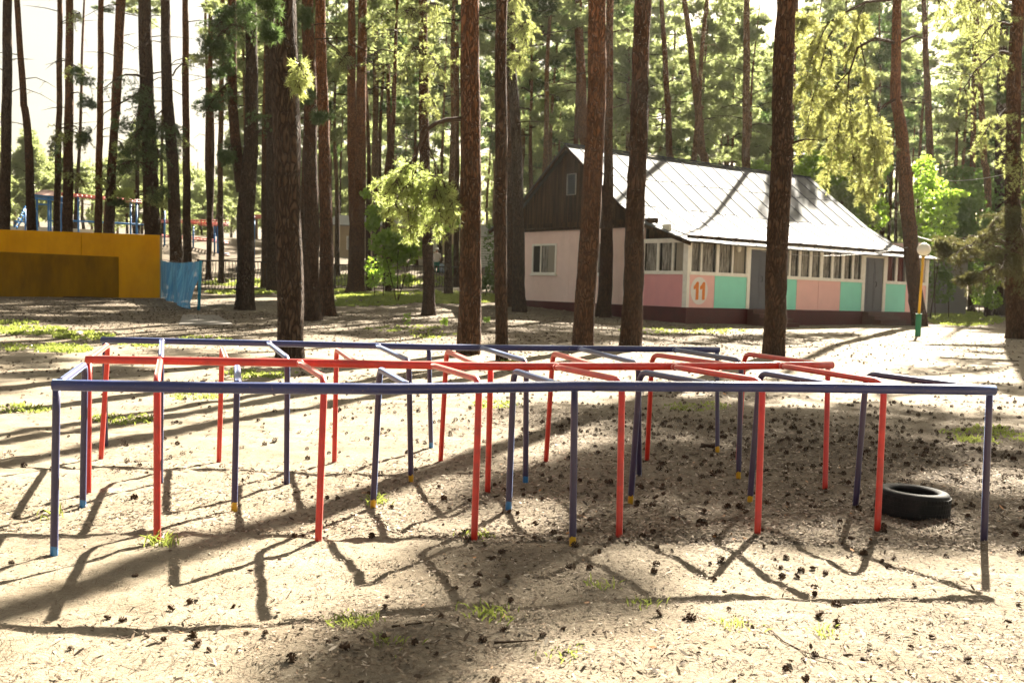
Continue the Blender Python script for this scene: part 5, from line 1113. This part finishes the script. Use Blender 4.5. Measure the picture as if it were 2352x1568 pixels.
CONE = mat('pine_cone_scales', (.060, .036, .022), .85, 0, .2); ca_ = N(CONE, 'ShaderNodeAttribute', attribute_name='rnd')
base(CONE, ramp(CONE, ca_.outputs['Fac'], [(0., (.025, .016, .011)), (1., (.13, .078, .045))]))
def cone_verts(seed, sc, nS=36):
    rs_ = random.Random(seed); out = []; fat = rs_.uniform(.75, 1.15); opn = rs_.uniform(.7, 1.35)
    for k in range(nS):
        f = (k + .5) / nS; a = k * 2.39996 + rs_.uniform(-.25, .25); z = -.5 + f; r = .30 * fat * math.sin(math.pi * min(1, (f * .86 + .10))) ** .8
        c = Vector((math.cos(a) * r * .25, math.sin(a) * r * .25, z * .9)); up = -.15 + .9 * f + rs_.uniform(-.15, .15)
        d = Vector((math.cos(a), math.sin(a), up)).normalized(); s_ = d.cross(Vector((0, 0, 1))).normalized()
        e = c + d * (r * 1.15 * opn + .06); wv_ = (.10 + .06 * rs_.random()) * fat
        out.append((c, e - s_ * wv_ - d * .05, e + d * .07, e + s_ * wv_ - d * .05))
    return [[tuple(p * sc) for p in q] for q in out]
CM = []
for k in range(7):
    mb = MB(); q = np.array(cone_verts(k, .035))
    mb.raw(q.reshape(-1, 3), 4, 0, RNG.uniform(0, 1, len(q)))
    mb.tube([(0, 0, -.019), (0, 0, -.008), (0, 0, .006), (0, 0, .017)], [.004, .009, .008, .003], 6)
    CM.append(mb.mesh('pine_cone', CONE))
rs3 = random.Random(3); cspots = []
nC = 52000; cy = np.sqrt(RNG.uniform(2.9 ** 2, 36 ** 2, nC)); cx = RNG.uniform(-1, 1, nC) * (cy * .50 + .15)
lam = nC / (.5 * 36 ** 2) / 52.0           # candidate density against 52 per square metre
ck = (.035 + .42 * vnoise(cx * 1.3, cy * 1.3, 41) ** 3 + .80 * duff_shade(cx, cy) ** 1.3) * (1 - .72 * sst(13, 24, cy)) / lam
keep = ck > RNG.uniform(0, 1, nC); cx, cy = cx[keep], cy[keep]; od = np.argsort(cx ** 2 + cy ** 2); cx, cy = cx[od], cy[od]; cz = gz(cx, cy)
cz = cz + (1 - sst(9, 16, cy)) * sst(1, 2.5, cy) * (.020 * (vnoise(cx * 9, cy * 9, 6) - .5) + .014 * (vnoise(cx * 22, cy * 22, 7) - .5))
for x, y, z in zip(cx[:295], cy[:295], cz[:295]):
    o = bpy.data.objects.new('pine_cone', rs3.choice(CM)); COL.objects.link(o); s_ = rs3.uniform(.55, 1.2); o.scale = (s_, s_, s_)
    o.location = (x, y, z + .010 * s_); o.rotation_euler = (R(90) + rs3.uniform(-.9, .9), rs3.uniform(-.6, .6), rs3.uniform(0, 6.28))
    tag(o, 'small dark brown open pine cone lying on the sand around the climbing frames', 'pine cone', 'pine cones on the sand around the frames')
mb = MB(); base_c = [np.array(cone_verts(k, .036, 22)) for k in range(4)]; arr = []
for x, y, z in zip(cx[295:], cy[295:], cz[295:]):
    q = base_c[rs3.randrange(4)]; s_ = rs3.uniform(.65, 1.3); M_ = np.array(Matrix.Rotation(rs3.uniform(0, 6.28), 3, 'Z') @ Matrix.Rotation(R(90) + rs3.uniform(-.7, .7), 3, 'X'))
    arr.append((q.reshape(-1, 3) * s_) @ M_.T + np.array([x, y, z + .011 * s_]))
arr = np.concatenate(arr); mb.raw(arr, 4, 0, RNG.uniform(0, .6, len(arr) // 4)); tag(mb.build('scattered_pine_cones', CONE), 'hundreds of small dark pine cones scattered over the ground towards the house', 'pine cones', None, 'stuff')
print('CONES', len(cx), 'nearest limit', cy[294])
def stick(px, r, label, name='fallen_stick', m=TWIG, lift=.01):
    pts = [G(u, v_) + Vector((0, 0, lift)) for u, v_ in px]; o = pts[0].copy(); mb = MB(); n = len(pts); mb.tube([p - o for p in pts], [r * (1 - .5 * i / (n - 1)) for i in range(n)], 7)
    tag(mb.build(name, m, None, o, True), label, 'stick')
stick([(2160, 822), (2220, 826), (2270, 826), (2340, 830)], .02, 'long thin fallen stick on the sunlit sand right of the frames')
stick([(1766, 1447), (1800, 1478), (1850, 1503), (1920, 1524)], .004, 'thin curved twig on the sand in the right foreground')
stick([(145, 683), (200, 683), (245, 685), (290, 689)], .035, 'pale fallen pole lying along the foot of the ochre wall')
stick([(1135, 1480), (1180, 1478), (1226, 1475)], .006, 'short dark twig in the shade band at the bottom centre')
stick([(900, 1443), (960, 1436), (1000, 1430)], .005, 'short twig at the edge of the shade band left of centre')
stick([(1610, 1024), (1660, 1028)], .02, 'short broken stick under the frames among many cones')
mb = MB(); q = G(184, 770)
for k in range(7): mb.add([(RNG.uniform(-.1, .1), RNG.uniform(-.05, .05), RNG.uniform(0, .1)) for _ in range(4)], [(0, 1, 2, 3)])
tag(mb.build('paper_scrap', mat('white_paper', (.8, .72, .72), .8), None, q), 'crumpled white paper scrap in the grass on the left', 'paper scrap')
q = [G(*p_) for p_ in ((410, 748), (535, 746), (500, 725), (420, 724))]; o = q[0]
tp_ = [p_ - o + Vector((0, 0, .025)) for p_ in q]; bt_ = [p_ - o - Vector((0, 0, .2)) for p_ in q]; mb = MB(); mb.add(bt_ + tp_, [(3, 2, 1, 0), (4, 5, 6, 7)] + [(i, (i + 1) % 4, (i + 1) % 4 + 4, i + 4) for i in range(4)])
tag(mb.build('concrete_slab', worn('grey_concrete', (.19, .17, .145), (.14, .125, .105), 2, .9, .5), None, o), 'flat grey concrete slab set in the ground before the net screen', 'slab')

# ------------------------------------------------------------------ haze
HZ = bpy.data.materials.new('haze'); HZ.use_nodes = True; HZ.node_tree.nodes.remove(HZ.node_tree.nodes['Principled BSDF'])
pv = HZ.node_tree.nodes.new('ShaderNodeVolumePrincipled'); pv.inputs['Color'].default_value = (1, .96, .86, 1); pv.inputs['Density'].default_value = .0001; pv.inputs['Anisotropy'].default_value = .55
HZ.node_tree.links.new(pv.outputs[0], HZ.node_tree.nodes['Material Output'].inputs['Volume'])
mb = MB(); mb.box((-450, -60, -2.5), (450, 720, 42)); tag(mb.build('haze', HZ), kind='stuff')

# ------------------------------------------------------------------ wires
def wire(pts, sag, r, label):
    out = []
    for a, b in zip(pts[:-1], pts[1:]):
        for k in range(10): f = k / 10; p = a.lerp(b, f); p.z -= sag * 4 * f * (1 - f); out.append(p)
    out.append(pts[-1]); o = pts[0]; mb = MB(); mb.tube([p - o for p in out], r, 5)
    tag(mb.build('overhead_wire', mat('pale_cable', (.5, .48, .45), .6), None, o, True), label, 'wire')
wire([HM @ Vector((-.1, .86, 3.4)), at(2085, 568, T[27][2] - .25)], .62, .010, 'pale sagging cable from the house meter box to the leaning orange pine')
wire([at(2170, 415, 60), at(2400, 370, 55)], .3, .016, 'pale overhead wire in the shaded wood at upper right')
wire([at(2100, 541, T[27][2] + .3), at(2300, 565, 34)], .15, .012, 'pale wire from the leaning orange pine to the trees at the right edge')
